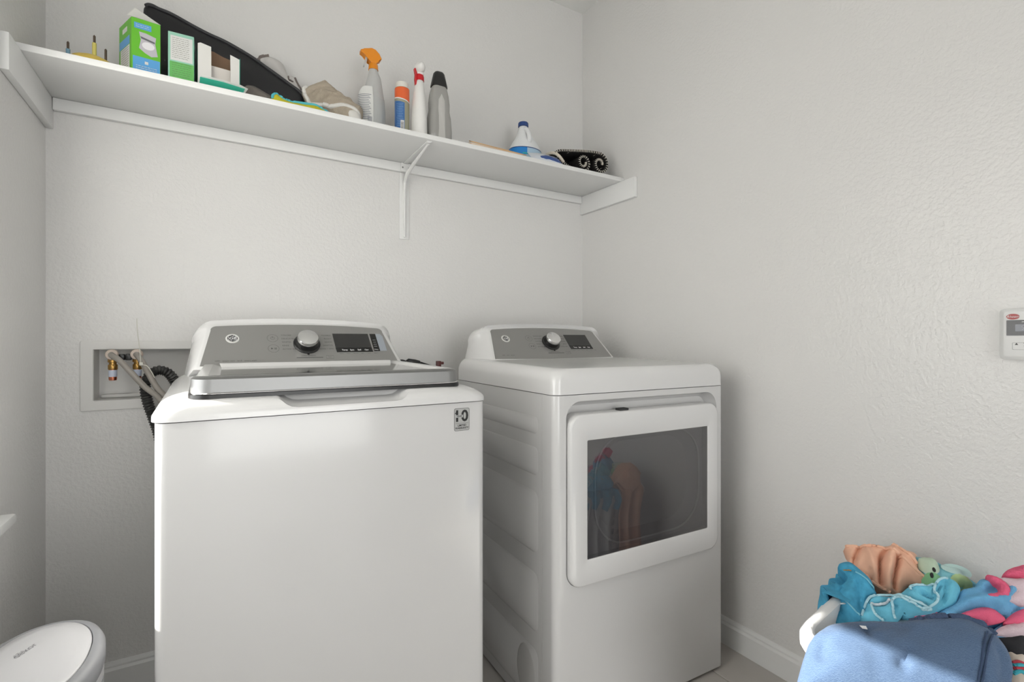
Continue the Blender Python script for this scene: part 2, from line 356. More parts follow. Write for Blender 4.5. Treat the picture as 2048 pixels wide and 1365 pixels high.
# garment outlines: o = origin, n = facing, the rest are metres on that plane
CLOTH = {
 'orange': {"o":[1.4401,-1.4046,0.5343],"n":[-0.6113,-0.389,0.6891],"out":[[-0.0788,0.043],[-0.0738,0.0219],[-0.0732,0.003],[-0.0722,-0.018],[-0.0562,-0.0269],[-0.0356,-0.0363],[-0.035,-0.0437],[-0.0193,-0.0545],[0.002,-0.0605],[0.0175,-0.0563],[0.0284,-0.0458],[0.0384,-0.0322],[0.0546,-0.023],[0.0733,-0.0223],[0.0797,-0.007],[0.0747,0.0036],[0.0719,0.025],[0.0697,0.0515],[0.0554,0.0585],[0.044,0.0572],[0.0334,0.0633],[0.0244,0.0707],[0.0132,0.0622],[-0.0336,0.0516]],"ridge":[[[-0.0783,0.0403],[-0.0492,0.044],[-0.02,0.0532],[-0.0031,0.0473],[0.0166,0.0439],[0.0353,0.0246],[0.0594,0.0005],[0.0767,-0.0093]],[[-0.0705,0.0089],[-0.0681,-0.0137],[-0.042,-0.0291],[-0.0241,-0.0472],[0.0021,-0.0596]],[[0.0074,0.0385],[0.0077,0.0069],[0.0005,-0.0286],[0.0028,-0.0546]],[[-0.0354,0.0339],[-0.0293,0.0082],[-0.0253,-0.0205]],[[0.0239,0.0669],[0.045,0.0441],[0.0625,0.0214]]],"valley":[[[0.0066,0.0438],[-0.0081,0.0178],[-0.0129,-0.0111],[-0.0134,-0.04]],[[0.0291,0.0304],[0.0214,0.0046],[0.0133,-0.0259],[0.0125,-0.0427]],[[-0.0496,0.0402],[-0.0607,0.0181],[-0.0703,-0.0053]]]},
 'denim': {"o":[1.2979,-1.4128,0.5066],"n":[-0.6113,-0.389,0.6891],"out":[[-0.0371,0.0641],[-0.0328,0.0726],[-0.0151,0.0796],[-0.0016,0.0721],[0.0235,0.0475],[0.0293,0.0263],[0.0328,0.0098],[0.0176,-0.0075],[0.0104,-0.0259],[-0.0023,-0.0468],[-0.0277,-0.0647],[-0.0591,-0.0706],[-0.0503,-0.0444],[-0.0489,-0.0255],[-0.051,-0.0071],[-0.0467,0.0229],[-0.0342,0.0207],[-0.0199,0.0409],[-0.03,0.0546]],"ridge":[[[-0.0065,0.0494],[0.0092,0.0412],[0.029,0.023]],[[-0.0492,-0.0115],[-0.0323,-0.0233],[-0.0174,-0.0383],[-0.006,-0.0447]],[[-0.0111,0.0305],[-0.0277,-0.002],[-0.0235,-0.0167]]],"valley":[[[-0.0184,0.0412],[-0.0413,0.0014],[-0.051,-0.0166]],[[-0.0284,0.0566],[-0.013,0.0547]],[[-0.0494,-0.0318],[-0.0393,-0.0434],[-0.0369,-0.0624]],[[-0.0026,0.0322],[-0.0027,0.0035],[-0.0044,-0.0278]]]},
 'aqua': {"o":[1.3696,-1.5023,0.5158],"n":[-0.6113,-0.389,0.6891],"out":[[-0.12,-0.0621],[-0.1085,-0.0399],[-0.1009,-0.0182],[-0.0836,-0.0054],[-0.0542,-0.0014],[-0.033,0.0122],[-0.0195,0.026],[-0.0049,0.0385],[-0.0136,0.0347],[0.0047,0.0375],[0.028,0.0403],[0.0396,0.0579],[0.0529,0.0647],[0.0715,0.0625],[0.0788,0.0469],[0.0716,0.0265],[0.0619,0.0099],[0.037,-0.008],[0.0119,-0.027],[-0.0131,-0.0338],[-0.0343,-0.0366],[-0.0327,-0.0315],[-0.0449,-0.0475],[-0.0563,-0.0575],[-0.074,-0.0573],[-0.094,-0.0634]],"ridge":[[[-0.1156,-0.0581],[-0.1014,-0.023],[-0.0839,-0.0083],[-0.048,-0.0034],[-0.0177,-0.0147],[0.0139,-0.0179],[-0.005,-0.0258],[0.0201,-0.0078],[0.0297,0.0089],[0.0258,0.027],[0.0406,0.0538],[0.0576,0.0617]],[[-0.0544,-0.0527],[-0.0576,-0.0283],[-0.056,-0.0159],[-0.0462,-0.0091],[-0.0305,-0.0161],[-0.0067,-0.0241]],[[-0.0182,0.0152],[-0.0129,0.0272],[0.0276,0.038]],[[-0.0973,-0.0343],[-0.0928,-0.0528],[-0.0742,-0.0588]]],"valley":[[[-0.0957,-0.0309],[-0.0699,-0.0235],[-0.0596,-0.0136]],[[0.0064,0.0142],[0.0229,0.0095],[0.0269,0.0229],[0.0475,0.0531]],[[-0.0409,0.0012],[-0.0225,-0.0038],[0.0075,-0.012]],[[0.0568,0.0572],[0.0432,0.0181],[0.0289,-0.0058]],[[-0.0515,-0.0209],[-0.0556,-0.0427]]]},
 'print': {"o":[1.4956,-1.496,0.5391],"n":[-0.6113,-0.389,0.6891],"out":[[-0.042,0.0444],[-0.0368,0.041],[-0.0137,0.0426],[0.0036,0.0341],[0.0171,0.0274],[0.0388,0.0272],[0.0501,0.0112],[0.0665,-0.0033],[0.0484,-0.016],[0.0366,-0.0229],[0.0284,-0.0291],[-0.0004,-0.0419],[-0.0268,-0.0389],[-0.036,-0.0274],[-0.0451,-0.0017]],"ridge":[[[-0.0091,0.0363],[-0.0112,0.0123],[-0.023,-0.0155]],[[0.0205,0.0258],[0.0279,0.0065],[0.0501,-0.0067]]],"valley":[[[0.0012,0.0313],[-0.0043,0.0091],[-0.0041,-0.0115]]],"patch":[[[-0.0215,0.0172]],[[0.0319,0.0188]],[[-0.0198,-0.0183]],[[0.0351,-0.0122]]],"eye":[[[-0.0166,0.0014]],[[-0.0224,-0.0113]]]},
 'towel': {"o":[1.4464,-1.5831,0.5259],"n":[-0.6113,-0.389,0.6891],"out":[[-0.1242,-0.0536],[-0.0957,-0.047],[-0.0703,-0.0269],[-0.0445,-0.0045],[-0.0321,0.017],[-0.0217,0.0277],[0.0023,0.0392],[0.0093,0.0535],[0.0213,0.0592],[0.0413,0.0602],[0.051,0.0602],[0.0679,0.0637],[0.0896,0.0683],[0.0739,0.0021],[0.061,-0.0523],[0.0147,-0.0627],[0.0122,-0.0491],[0.0276,-0.032],[-0.013,-0.0455],[-0.091,-0.06],[-0.0998,-0.062],[-0.1151,-0.0616]],"ridge":[[[-0.0268,0.0181],[-0.0007,0.0322],[0.0128,0.05],[0.0241,0.0566]],[[-0.0851,-0.0445],[-0.0383,-0.0073],[0.0073,0.0152],[0.0309,0.0123],[0.057,0.0022]],[[0.0662,0.0634],[0.0603,0.0372],[0.0824,0.0379]]],"valley":[[[-0.0351,0.01],[0.0005,0.022],[0.0353,0.04]],[[-0.0416,-0.0344],[-0.0132,-0.0138],[0.0206,-0.0061]],[[0.0452,0.0055],[0.0749,0.0063]],[[0.0301,-0.0275],[0.0555,-0.004],[0.0734,0.0001]],[[0.0163,-0.0481],[0.0671,-0.0264]]],"pinkroll":[[0.0187,0.0587],[0.025,0.0611],[0.0376,0.0584],[0.0486,0.0491],[0.0533,0.0356],[0.0465,0.0219],[0.0291,0.0115],[0.0095,0.01],[0.0128,0.0181],[0.0268,0.0233],[0.0356,0.0338],[0.0349,0.042],[0.0254,0.0473]],"pinkleaf":[[-0.0408,-0.0342],[-0.0208,-0.0196],[-0.0028,-0.0104],[0.0168,-0.009],[0.0326,-0.023],[0.0276,-0.032],[0.0034,-0.0425],[-0.003,-0.0353]],"pinkleft":[[-0.1224,-0.0532],[-0.0823,-0.0378],[-0.09,-0.0537],[-0.0995,-0.06],[-0.1151,-0.0616]],"white":[[0.0408,0.058],[0.0679,0.0637],[0.0886,0.0639],[0.0766,0.0136],[0.0542,0.0105],[0.0443,0.0153],[0.0524,0.0375]],"toproll":[[0.053,0.0691],[0.0558,0.0782],[0.067,0.0881],[0.0819,0.0965],[0.0974,0.1008],[0.0886,0.0639],[0.078,0.0659],[0.0639,0.0671]],"pinklow":[[0.0311,-0.0302],[0.0534,-0.0065],[0.0742,0.0032],[0.0671,-0.0264],[0.0362,-0.0347]],"whitelow":[[0.013,-0.0527],[0.0291,-0.0393],[0.0494,-0.0306],[0.0674,-0.0254],[0.061,-0.0523],[0.0168,-0.0603]]},
 'black': {"o":[1.3267,-1.6689,0.5199],"n":[-0.5369,-0.5965,0.5965],"out":[[-0.0276,0.0133],[-0.0242,0.0096],[-0.0004,0.0127],[0.0229,0.0151],[0.0078,-0.0217],[-0.0063,-0.0216],[-0.0188,-0.0213],[-0.0208,-0.0023]]},
 'stripe': {"o":[1.2717,-1.6826,0.498],"n":[-0.5369,-0.5965,0.5965],"out":[[0.0025,0.0273],[0.0125,0.0252],[0.025,0.0219],[0.0038,-0.0298],[-0.0229,-0.0328],[-0.0064,0.0048]],"red":[[[-0.001,0.0107],[0.0089,0.0125],[0.0191,0.0075]],[[-0.0048,0.0012],[0.008,0.0025],[0.0165,0.0012]]],"teal":[[[-0.0029,0.0059],[0.0099,0.0073],[0.0181,0.0051]],[[-0.0083,-0.0075],[0.0029,-0.0026],[0.0133,-0.0067]]]},
 'navy': {"o":[1.0777,-1.5782,0.532],"n":[-0.4985,-0.3877,0.7754],"out":[[-0.1768,-0.0993],[-0.1712,-0.0824],[-0.16,-0.0505],[-0.149,-0.0224],[-0.1384,0.0003],[-0.1206,0.0185],[-0.0951,0.0353],[-0.0358,0.0518],[0.0096,0.0594],[0.0404,0.0693],[0.0692,0.0786],[0.1145,0.0868],[0.1458,0.0797],[0.1578,0.0662],[0.166,0.043],[0.1643,0.0151],[0.1539,-0.0109],[0.1452,-0.0324],[0.056,-0.0609],[-0.0634,-0.088]],"ridge":[[[-0.1192,0.0146],[-0.092,0.0305],[-0.0571,0.0375]],[[-0.1191,0.0021],[-0.0794,0.0163],[-0.0293,0.0124]],[[-0.0187,0.0205],[0.028,0.0543],[0.07,0.075],[0.1136,0.0835]]],"valley":[[[-0.0966,0.0254],[-0.112,0.0118],[-0.1226,-0.0088],[-0.1325,-0.0388]],[[-0.052,0.0249],[-0.0231,0.0421],[0.0205,0.0529]],[[-0.0493,0.0204],[-0.0334,0.0095],[0.0172,0.046]],[[0.0096,-0.0011],[-0.0085,-0.0275]],[[0.1482,0.0318],[0.1478,0.0116],[0.139,-0.0151]]],"seam":[[[0.1499,0.0617],[0.1314,0.0339],[0.1177,0.0051],[0.1069,-0.0221],[0.0998,-0.0426]],[[0.1398,0.0606],[0.1229,0.0321],[0.1118,0.0038],[0.1011,-0.0234],[0.0941,-0.0439]]],"waist":[[0.0325,0.0656],[0.069,0.078],[0.1143,0.0862],[0.1441,0.0793],[0.1575,0.0652]],"tag":[[-0.0615,0.0282],[-0.0487,0.0329],[-0.0471,0.027],[-0.0582,0.0217]]},
 'tan': {"o":[0.3551,-0.2,1.9281],"n":[-0.0984,-0.9841,0.1476],"out":[[-0.0953,0.0221],[-0.0903,0.0303],[-0.0803,0.0384],[-0.0722,0.0462],[-0.0417,0.0663],[-0.0232,0.0732],[-0.0069,0.0616],[0.02,0.0439],[0.0386,0.0266],[0.0619,0.0222],[0.0724,0.01],[0.0938,0.0026],[0.1021,-0.015],[0.0972,-0.0377],[0.0903,-0.0582],[0.0878,-0.0755],[0.0075,-0.0911],[0.0039,-0.059],[-0.0327,-0.0339],[-0.0748,-0.022],[-0.0866,-0.0037]],"ridge":[[[-0.0626,0.004],[-0.0217,0.0344],[0.0093,0.0296],[0.0513,0.0222]],[[-0.0526,-0.0078],[-0.0218,0.0202],[0.0091,0.0152],[0.0597,0.0169]],[[-0.0222,-0.0082],[0.009,0.0057],[0.051,0.0054],[0.0894,-0.0008]],[[-0.0254,0.0667],[-0.0049,0.0525],[0.0302,0.0295]]],"valley":[[[-0.0725,0.0087],[-0.0421,0.032],[-0.0009,0.0415],[0.0407,0.0247]],[[-0.0567,-0.0087],[-0.032,0.0226],[0.0051,0.0262]],[[-0.0263,-0.0114],[0.0049,0.0096],[0.0553,0.0111]]],"hemleft":[[-0.0823,0.0368],[-0.0903,0.0279],[-0.0904,0.014],[-0.0806,-0.0094],[-0.0708,-0.0234],[-0.0346,-0.0238]],"hem":[[-0.0325,-0.0221],[-0.008,-0.0263],[0.0295,-0.0183],[0.0611,-0.0212],[0.0822,-0.0335],[0.0862,-0.0519],[0.0836,-0.0691]],"hemdrop":[[0.046,-0.0339],[0.0631,-0.0279],[0.078,-0.032],[0.0905,-0.051],[0.089,-0.0705],[0.0708,-0.0716],[0.0498,-0.0568]]},
 'white': {"o":[0.1896,-0.05,2.0639],"n":[0.0,-0.995,0.0995],"out":[[-0.0534,0.0109],[-0.0523,0.0229],[-0.0403,0.0371],[-0.0202,0.0433],[0.0062,0.0407],[0.0267,0.0278],[0.0389,0.0003],[0.0429,-0.008],[0.0555,-0.0068],[0.0681,-0.0153],[0.0785,-0.0316],[0.0867,-0.0535],[0.095,-0.0754],[0.0505,-0.0728],[0.0096,-0.0365],[-0.0307,-0.0104]],"ridge":[[[-0.0484,0.0124],[-0.0403,0.0301],[-0.0142,0.0345]],[[0.0638,-0.0165],[0.0742,-0.0376],[0.0845,-0.0565]]],"valley":[[[0.0429,-0.0128],[0.0448,-0.029],[0.0573,-0.0327]],[[-0.0445,0.0112],[-0.0303,0.0367]],[[0.0659,-0.0231],[0.072,-0.0431]]],"dark":[[-0.0524,0.0124],[-0.0503,0.0235],[-0.0383,0.0354],[-0.0202,0.0409]]},
 'grey': {"o":[0.1213,-0.24,1.886],"n":[-0.0976,-0.9759,0.1952],"out":[[-0.043,-0.0149],[-0.038,0.0039],[-0.0311,0.0167],[-0.0118,0.0202],[0.0042,0.0141],[0.0222,0.0049],[0.0367,-0.003],[0.044,-0.0125],[0.044,-0.035],[0.0046,-0.046],[-0.0375,-0.0422]],"ridge":[[[-0.0258,0.0091],[-0.0046,0.0008],[0.0223,-0.013]]],"valley":[[[-0.0275,-0.0002],[-0.0098,-0.0138],[0.0133,-0.0196]]]},
 'blue': {"o":[0.2418,-0.265,1.869],"n":[0.0,-0.8944,0.4472],"out":[[-0.0808,-0.0054],[-0.0793,0.0092],[-0.0706,0.0209],[-0.0633,0.0206],[-0.0493,0.0056],[-0.018,-0.0006],[0.04,0.0077],[0.0651,0.0015],[0.084,-0.0097],[0.0866,-0.0263],[0.0273,-0.0339],[-0.029,-0.0298],[-0.0723,-0.0164]],"hem":[[-0.0798,-0.0022],[-0.0784,0.0096],[-0.0689,0.0186],[-0.06,0.0133],[-0.0421,0.0025],[-0.0161,0.0001],[0.0399,0.0062],[0.0649,0.0],[0.086,-0.0105]]},
 'bag': {"o":[0.0349,-0.12,2.021],"n":[0.0,-0.9326,0.361],"out":[[-0.2164,0.1218],[-0.2132,0.1374],[-0.206,0.1449],[-0.1948,0.1451],[-0.1795,0.139],[-0.1468,0.1318],[-0.0914,0.1069],[-0.0468,0.0891],[0.0071,0.0727],[0.0731,0.0404],[0.119,0.0095],[0.1839,-0.0362],[0.2299,-0.0718],[0.2425,-0.1074],[0.2256,-0.1558],[0.1284,-0.1258],[0.013,-0.1317],[-0.0944,-0.1273],[-0.1825,-0.1284],[-0.2044,-0.1265],[-0.2128,-0.021]]},
}
# ------------------------------------------------------------------ shelf
sh = thing('wall_shelf', 'long white wooden shelf on cleats across the back wall', 'shelf', (0, 0, 1.832))
MB().box(XL+0.0005, XR-0.0005, -0.299, -0.0005, 0, 0.018, r=0.0015).build('board', M_SHELF, sh)
MB().box(XL+0.019, XR-0.019, -0.018, -0.0005, -0.036, -0.0003, r=0.0015).build('cleat', M_SHELF, sh)
MB().box(XR-0.018, XR-0.0005, -0.384, -0.0005, -0.090, -0.0003, r=0.002).build('cleat', M_SHELF, sh)
MB().box(XL+0.0005, XL+0.018, -0.384, -0.0005, -0.090, -0.0003, r=0.002).build('cleat', M_SHELF, sh)
bk = MB()
bk.box(0.657, 0.697, -0.004, -0.0005, -0.308, -0.036, r=0.0008)            # wall leg
bk.box(0.657, 0.697, -0.023, -0.0190, -0.036, -0.0005, r=0.0008)           # leg over the cleat
bk.box(0.667, 0.687, -0.285, -0.0190, -0.004, -0.0004, r=0.0008)           # shelf arm
bk.tube([(0.677, -0.007, -0.300), (0.677, -0.008, -0.11), (0.677, -0.014, -0.075), (0.677, -0.042, -0.050), (0.677, -0.10, -0.036), (0.677, -0.272, -0.007)], [0.004, 0.006, 0.0075, 0.0085, 0.0075, 0.004], n=8)
b = bk.build('bracket', M_SHELF, sh)
for p in ((0.677, -0.0043, -0.297), (0.664, -0.0235, -0.020), (0.690, -0.0235, -0.020)):
    MB().lathe([(0.0001, 0), (0.0035, 0), (0.003, 0.0015), (0.0001, 0.002)], 12).xf(Matrix.Translation(p) @ Matrix.Rotation(PI/2, 4, 'X')).build('screw', M_STEEL, b)
MB().lathe([(0.0001, 0), (0.006, 0), (0.005, -0.002), (0.0001, -0.0025)], 12, (0.677, -0.279, -0.0041)).build('screw', M_SHELF, b)

# ------------------------------------------------------------------ washer and dryer
def shell_cover(w, d, zb, zl, hz, slope, rx, rf, rc, front=0.0):
    """moulded top cover: straight skirt, then shoulders that roll over onto a gently rising top"""
    mb = MB(); rings = []
    def ring(ix, iy, z, r, lift):
        pts = rr(w-2*ix, d-iy, r, 8, 0, front + d/2 + iy/2)
        return [(x, y, z + lift*slope*y) for x, y in pts]
    rings.append(ring(0.006, 0.004, zb, rc, 0)); rings.append(ring(0.0, 0.0, zb, rc, 0)); rings.append(ring(0.0, 0.0, zl, rc, 0))
    K = 12
    for k in range(1, K+1):
        a = k*PI/2/K
        rings.append(ring(rx*(1-math.cos(a)), rf*(1-math.cos(a)), zl + hz*math.sin(a), rc + 0.6*rx*(1-math.cos(a)), math.sin(a)))
    return mb.loft(rings)

PHI = math.atan2(0.115, 0.105)       # tilt of the control panels
def panel_outline(hb, ht, t0, t1, bow, r, inset=0.0):
    """control panel outline in panel coordinates, bottom-left round to bottom-right"""
    hb -= inset; ht -= inset; t0 += inset; t1 -= inset
    L = [(-hb + (ht*-1 + hb)*(i/6.0)*1.0, t0 + (t1-r-t0)*i/6.0) for i in range(7)]
    cxx = -ht + r*0.95
    Lc = [(cxx + r*math.cos(PI - k*PI/2/7), (t1-r) + r*math.sin(PI - k*PI/2/7)) for k in range(1, 8)]
    top = [(cxx + (-2*cxx)*i/16.0, t1 + bow*(1-(2*i/16.0-1)**2)) for i in range(1, 16)]
    Rr = [(-x, y) for x, y in (L+Lc)][::-1]
    bot = [(hb - 2*hb*i/8.0, t0 - 0.003*(1-(2*i/8.0-1)**2)) for i in range(1, 8)]
    return L + Lc + top + Rr + bot
def console(root, y0, z0, sidebar, words_l, words_r, hb=0.320, ht=0.292):
    """sloped white console shell with the silver control panel, dial, display, badge and print"""
    c, s = math.cos(PHI), math.sin(PHI)
    def P(a, t, n=0.0): return (a, y0 + t*c - n*s, z0 + t*s + n*c)
    fo = panel_outline(0.286, 0.258, -0.010, 0.158, 0.011, 0.022)
    fi = panel_outline(0.279, 0.252, -0.005, 0.153, 0.011, 0.019)
    def back(y, k=1.0, dz=0.0):
        pts = panel_outline(hb, ht, 0.96, 1.159, 0.012, 0.062)
        return [(a*k, y, t+dz) for a, t in pts]
    mid = [tuple(0.45*Vector(p)+0.55*Vector(q)+Vector((0, -0.004, 0.007))) for p, q in zip([P(*q) for q in fo], back(0.600, 1.0))]
    MB().loft([[P(a, t, 0.0) for a, t in fi], [P(a, t, -0.003) for a, t in fo], mid, back(0.615), back(0.665, 0.985, -0.004)]).build('console_shell', M_PLASTIC, root, smooth=50)
    po = panel_outline(0.272, 0.246, -0.001, 0.1475, 0.011, 0.017)
    pan = MB().prism(po, -0.0008, 0.0009).build('control_panel', M_PANEL, root, (0, y0, z0), (PHI, 0, 0))
    E = 0.0012
    f3 = lambda cx, cy, h=E: (lambda x, y: (cx+x, cy+y, h))
    # dial
    MB().lathe([(0.0001, 0.001), (0.0385, 0.001), (0.0385, 0.004), (0.0350, 0.0065), (0.0330, 0.007), (0.0310, 0.022), (0.0001, 0.022)], 48, (0.004, 0.077, 0)).build('dial_skirt', M_BLACK, pan)
    MB().lathe([(0.0001, 0.0221), (0.0300, 0.0221), (0.0305, 0.030), (0.0285, 0.0335), (0.026, 0.0345), (0.0001, 0.0348)], 48, (0.004, 0.077, 0)).build('dial_cap', M_CHROME, pan)
    MB().box(0.001, 0.007, 0.034, 0.041, 0.0009, 0.0022, r=0.0005).build('dial_pointer', M_BLACK, pan)
    # display
    dsp = lambda x0, x1, y0_, y1_, h: MB().prism([(x0+0.002, y0_), (x1+0.002, y0_), (x1, y1_), (x0, y1_)], 0.0009, h)
    dsp(0.084, 0.196, 0.0615, 0.121, 0.0016).build('display', M_DISPLAY, pan)
    dsp(0.0855, 0.1975, 0.043, 0.0612, 0.0016).build('display_bar', M_DISPLAYBAR, pan)
    wt = MB()
    for i, t in enumerate(('Temp', 'Spin', 'Soil', 'Opt')): wt.text(t, 0.0075, f3(0.112+i*0.0225, 0.0515, 0.0018), bold=0.0002)
    if sidebar:
        dsp(0.2015, 0.2205, 0.046, 0.121, 0.0016).build('display_sidebar', M_DISPLAYBAR, pan)
        MB().prism([(0.223, 0.047), (0.245, 0.047), (0.243, 0.110), (0.236, 0.121), (0.2215, 0.121)], 0.0009, 0.0013).build('touch_pad', mat('pale touch pad', (0.33, 0.36, 0.40), 0.35), pan)
        for i in range(4): wt.box(0.207, 0.217, 0.066+i*0.009, 0.0668+i*0.009, 0.0016, 0.0018)
        wt.text('Delay', 0.0055, f3(0.2115, 0.0525, 0.0018))
    wt.build('display_lettering', M_INKWHITE, pan, smooth=0)['kind'] = 'stuff'
    # print on the film
    ink = MB()
    def ringp(cx, cy, r, w=0.0007):
        n = 36
        ink.add([(cx+q*math.cos(2*PI*i/n), cy+q*math.sin(2*PI*i/n), E) for q in (r-w, r) for i in range(n)], [(i, (i+1) % n, n+(i+1) % n, n+i) for i in range(n)])
    ringp(-0.089, 0.101, 0.0150); ringp(-0.089, 0.101, 0.0055); ink.box(-0.0895, -0.0885, 0.102, 0.1085, 0.0009, E)
    ringp(-0.089, 0.060, 0.0150)
    ink.add([(-0.0955, 0.0635, E), (-0.0955, 0.0565, E), (-0.0895, 0.060, E)], [(0, 1, 2)])
    for q in (-0.086, -0.0825): ink.box(q, q+0.0015, 0.0565, 0.0635, 0.0009, E)
    for i, w in enumerate(words_l): ink.text(w, 0.0072, f3(-0.065, 0.113-i*0.0140), 'LEFT')
    for i, w in enumerate(words_r): ink.text(w, 0.0072, f3(0.0775+i*0.0006, 0.113-i*0.0140), 'RIGHT')
    ink.box(-0.030, 0.044, 0.0225, 0.0245, 0.0009, E)
    ink.text('LOAD SENSING', 0.0058, f3(0.004, 0.0305))
    for i in range(6): ink.text(('Steam', 'Warm', 'Normal', 'Light', 'Extra', 'Signal')[i], 0.0046, f3(0.100+i*0.0215, 0.0375))
    ink.box(0.0535, 0.0537, 0.018, 0.030, 0.0009, E); ink.box(0.075, 0.0752, 0.018, 0.030, 0.0009, E)
    ink.box(0.0535, 0.0752, 0.018, 0.0183, 0.0009, E); ink.box(0.0535, 0.0752, 0.0297, 0.030, 0.0009, E)
    ink.text('Start', 0.0050, f3(0.0643, 0.0243))
    ink.text('LED   steam care   wi-fi   smart wash' if sidebar else 'LED   wi-fi   sensor', 0.0068, f3(-0.237, 0.0155), 'LEFT')
    ink.build('lettering', M_INK, pan, smooth=0)['kind'] = 'stuff'
    # round monogram badge
    bx, by = -0.193, 0.099
    MB().lathe([(0.0001, 0.0009), (0.0175, 0.0009), (0.0168, 0.0022), (0.0001, 0.0024)], 40, (bx, by, 0)).build('badge', mat('badge silver', (0.72, 0.72, 0.70), 0.3, metal=0.2), pan)
    mono = MB().prism(ell(0.0128, 0.0128, 40, bx, by), 0.0024, 0.0026)
    mono.build('badge_disc', M_INKDARK, pan, smooth=0)
    wm = MB()
    for k in range(4):
        a0 = PI/4 + k*PI/2
        pts = [(bx + 0.0128*math.cos(a0+q)*(1-0.28*abs(q)**0.5), by + 0.0128*math.sin(a0+q)*(1-0.28*abs(q)**0.5), 0.0027) for q in [(-0.62+0.155*i) for i in range(9)]]
        wm.tube(pts, 0.0006, 6)
        e = (bx+0.0128*math.cos(a0+0.62)*0.72, by+0.0128*math.sin(a0+0.62)*0.72, 0.0027)
        wm.sphere(e, 0.0011, 0.0011, 0.0004, 10, 6)
    wm.text('GE', 0.0150, f3(bx-0.0004, by, 0.00285), shear=0.35, bold=0.0003)
    wm.build('badge_monogram', M_INKWHITE, pan, smooth=0)
    return pan

# --- washer
wa = thing('washing_machine', 'white top-load washing machine with steel-edged lid and silver console', 'washing machine', (0.2492, -0.8943, 0), math.radians(0.8))
body = MB()
o2 = rr(0.680, 0.662, 0.020, 8, 0, 0.004+0.331)
body.loft([[(x, y, z) for x, y in o2] for z in (0.022, 0.954)])
body.build('cabinet', M_ENAMEL, wa, smooth=40)
for sx in (-1, 1):
    for y in (0.06, 0.60):
        MB().lathe([(0.0001, 0), (0.022, 0), (0.020, 0.008), (0.008, 0.010), (0.008, 0.0222), (0.0001, 0.0222)], 20, (sx*0.29, y, 0)).build('foot', M_BLACK, wa)
cov = shell_cover(0.692, 0.676, 0.9565, 0.963, 0.032, 0.038, 0.086, 0.052, 0.036, -0.003).build('top_cover', M_PLASTIC, wa, smooth=45)
pocket = MB()
po = [(-0.150, 1.05), (-0.150, 0.9965), (-0.141, 0.990), (-0.128, 0.984), (-0.118, 0.9765), (-0.108, 0.9715), (-0.095, 0.970), (0.105, 0.970), (0.118, 0.9715), (0.128, 0.9765), (0.138, 0.984), (0.151, 0.990), (0.160, 0.9965), (0.160, 1.05)]
pocket.loft([[(x*1.06, -0.03, z-0.002) for x, z in po], [(x, 0.016, z+0.001) for x, z in po], [(x*0.96, 0.048, z+0.010) for x, z in po], [(x*0.94, 0.058, z+0.035) for x, z in po]])
cut(cov, pocket)
# lid
def lid_out(x, yf, yb, r): return rr(2*x, yb-yf, r, 6, 0, (yf+yb)/2)
SL = 0.020
lz = lambda pts, z: [(x*(1-0.15*max(0, y-0.07)), y, z + SL*(y-0.03)) for x, y in pts]
lid = MB().loft([lz(lid_out(0.277, 0.042, 0.445, 0.030), 0.9985), lz(lid_out(0.281, 0.038, 0.447, 0.032), 1.003), lz(lid_out(0.281, 0.038, 0.447, 0.032), 1.024), lz(lid_out(0.277, 0.041, 0.445, 0.030), 1.0285)]).build('lid', M_PLASTIC, wa)
fr = MB()
def wedge(x0, x1, xi0, xi1, y0, y1, yi0, yi1, z0, z1):
    fr.loft([lz([(x0, y0), (x1, y0), (x1, y1), (x0, y1)], z0), lz([(xi0, yi0), (xi1, yi0), (xi1, yi1), (xi0, yi1)], z1)])
wedge(-0.279, -0.236, -0.276, -0.256, 0.06, 0.444, 0.07, 0.440, 1.0287, 1.0350)
wedge(0.236, 0.279, 0.256, 0.276, 0.06, 0.444, 0.07, 0.440, 1.0287, 1.0350)
wedge(-0.2355, 0.2355, -0.240, 0.240, 0.395, 0.444, 0.412, 0.440, 1.0287, 1.0385)
fr.build('lid_frame', M_PLASTIC, lid, smooth=15)
MB().loft([lz([(-0.235, 0.075), (0.235, 0.075), (0.235, 0.394), (-0.235, 0.394)], z) for z in (1.0287, 1.0305)]).build('lid_glass', M_LIDGLASS, lid, smooth=0)
# brushed steel strip that wraps the lid's front edge
st = MB()
def strip_ring(off, z, yb):
    h = 0.286 - off; r = 0.036
    pts = [(-h, yb)]
    pts += [(-h + r - r*math.cos(k*PI/2/8), 0.030+off+r - r*math.sin(k*PI/2/8)) for k in range(9)]
    pts += [(h - r + r*math.sin(k*PI/2/8), 0.030+off+r - r*math.cos(k*PI/2/8)) for k in range(9)]
    pts += [(h, yb)]
    return [(x, y, z + SL*(y-0.03)) for x, y in pts]
st.loft([strip_ring(0.004, 1.0000, 0.067), strip_ring(0.000, 1.0030, 0.067), strip_ring(0.001, 1.0300, 0.067), strip_ring(0.006, 1.0345, 0.067)])
st.build('lid_handle', M_STEEL, lid, smooth=40)
MB().loft([strip_ring(-0.0035, 0.9930, 0.30), strip_ring(-0.0035, 1.0002, 0.30)]).build('lid_gap_shade', M_BLACK, lid, smooth=40)  # black plate standing in for the shade in the gap under the lid
tr = MB()
tr.tube([(x, y-0.0006, 1.0022+SL*(y-0.03)) for x, y, z in strip_ring(0.0, 0, 0.067)], 0.0021, 8)
tr.build('lid_trim', M_CHROME, lid)
console(wa, 0.468, 1.038, True, ['COLORS', 'DELICATES', 'WHITES', 'RINSE', 'ACTIVE WEAR'], ['TOWELS', 'BULKY', 'QUICK', 'SANITIZE', 'DRAIN + SPIN'])
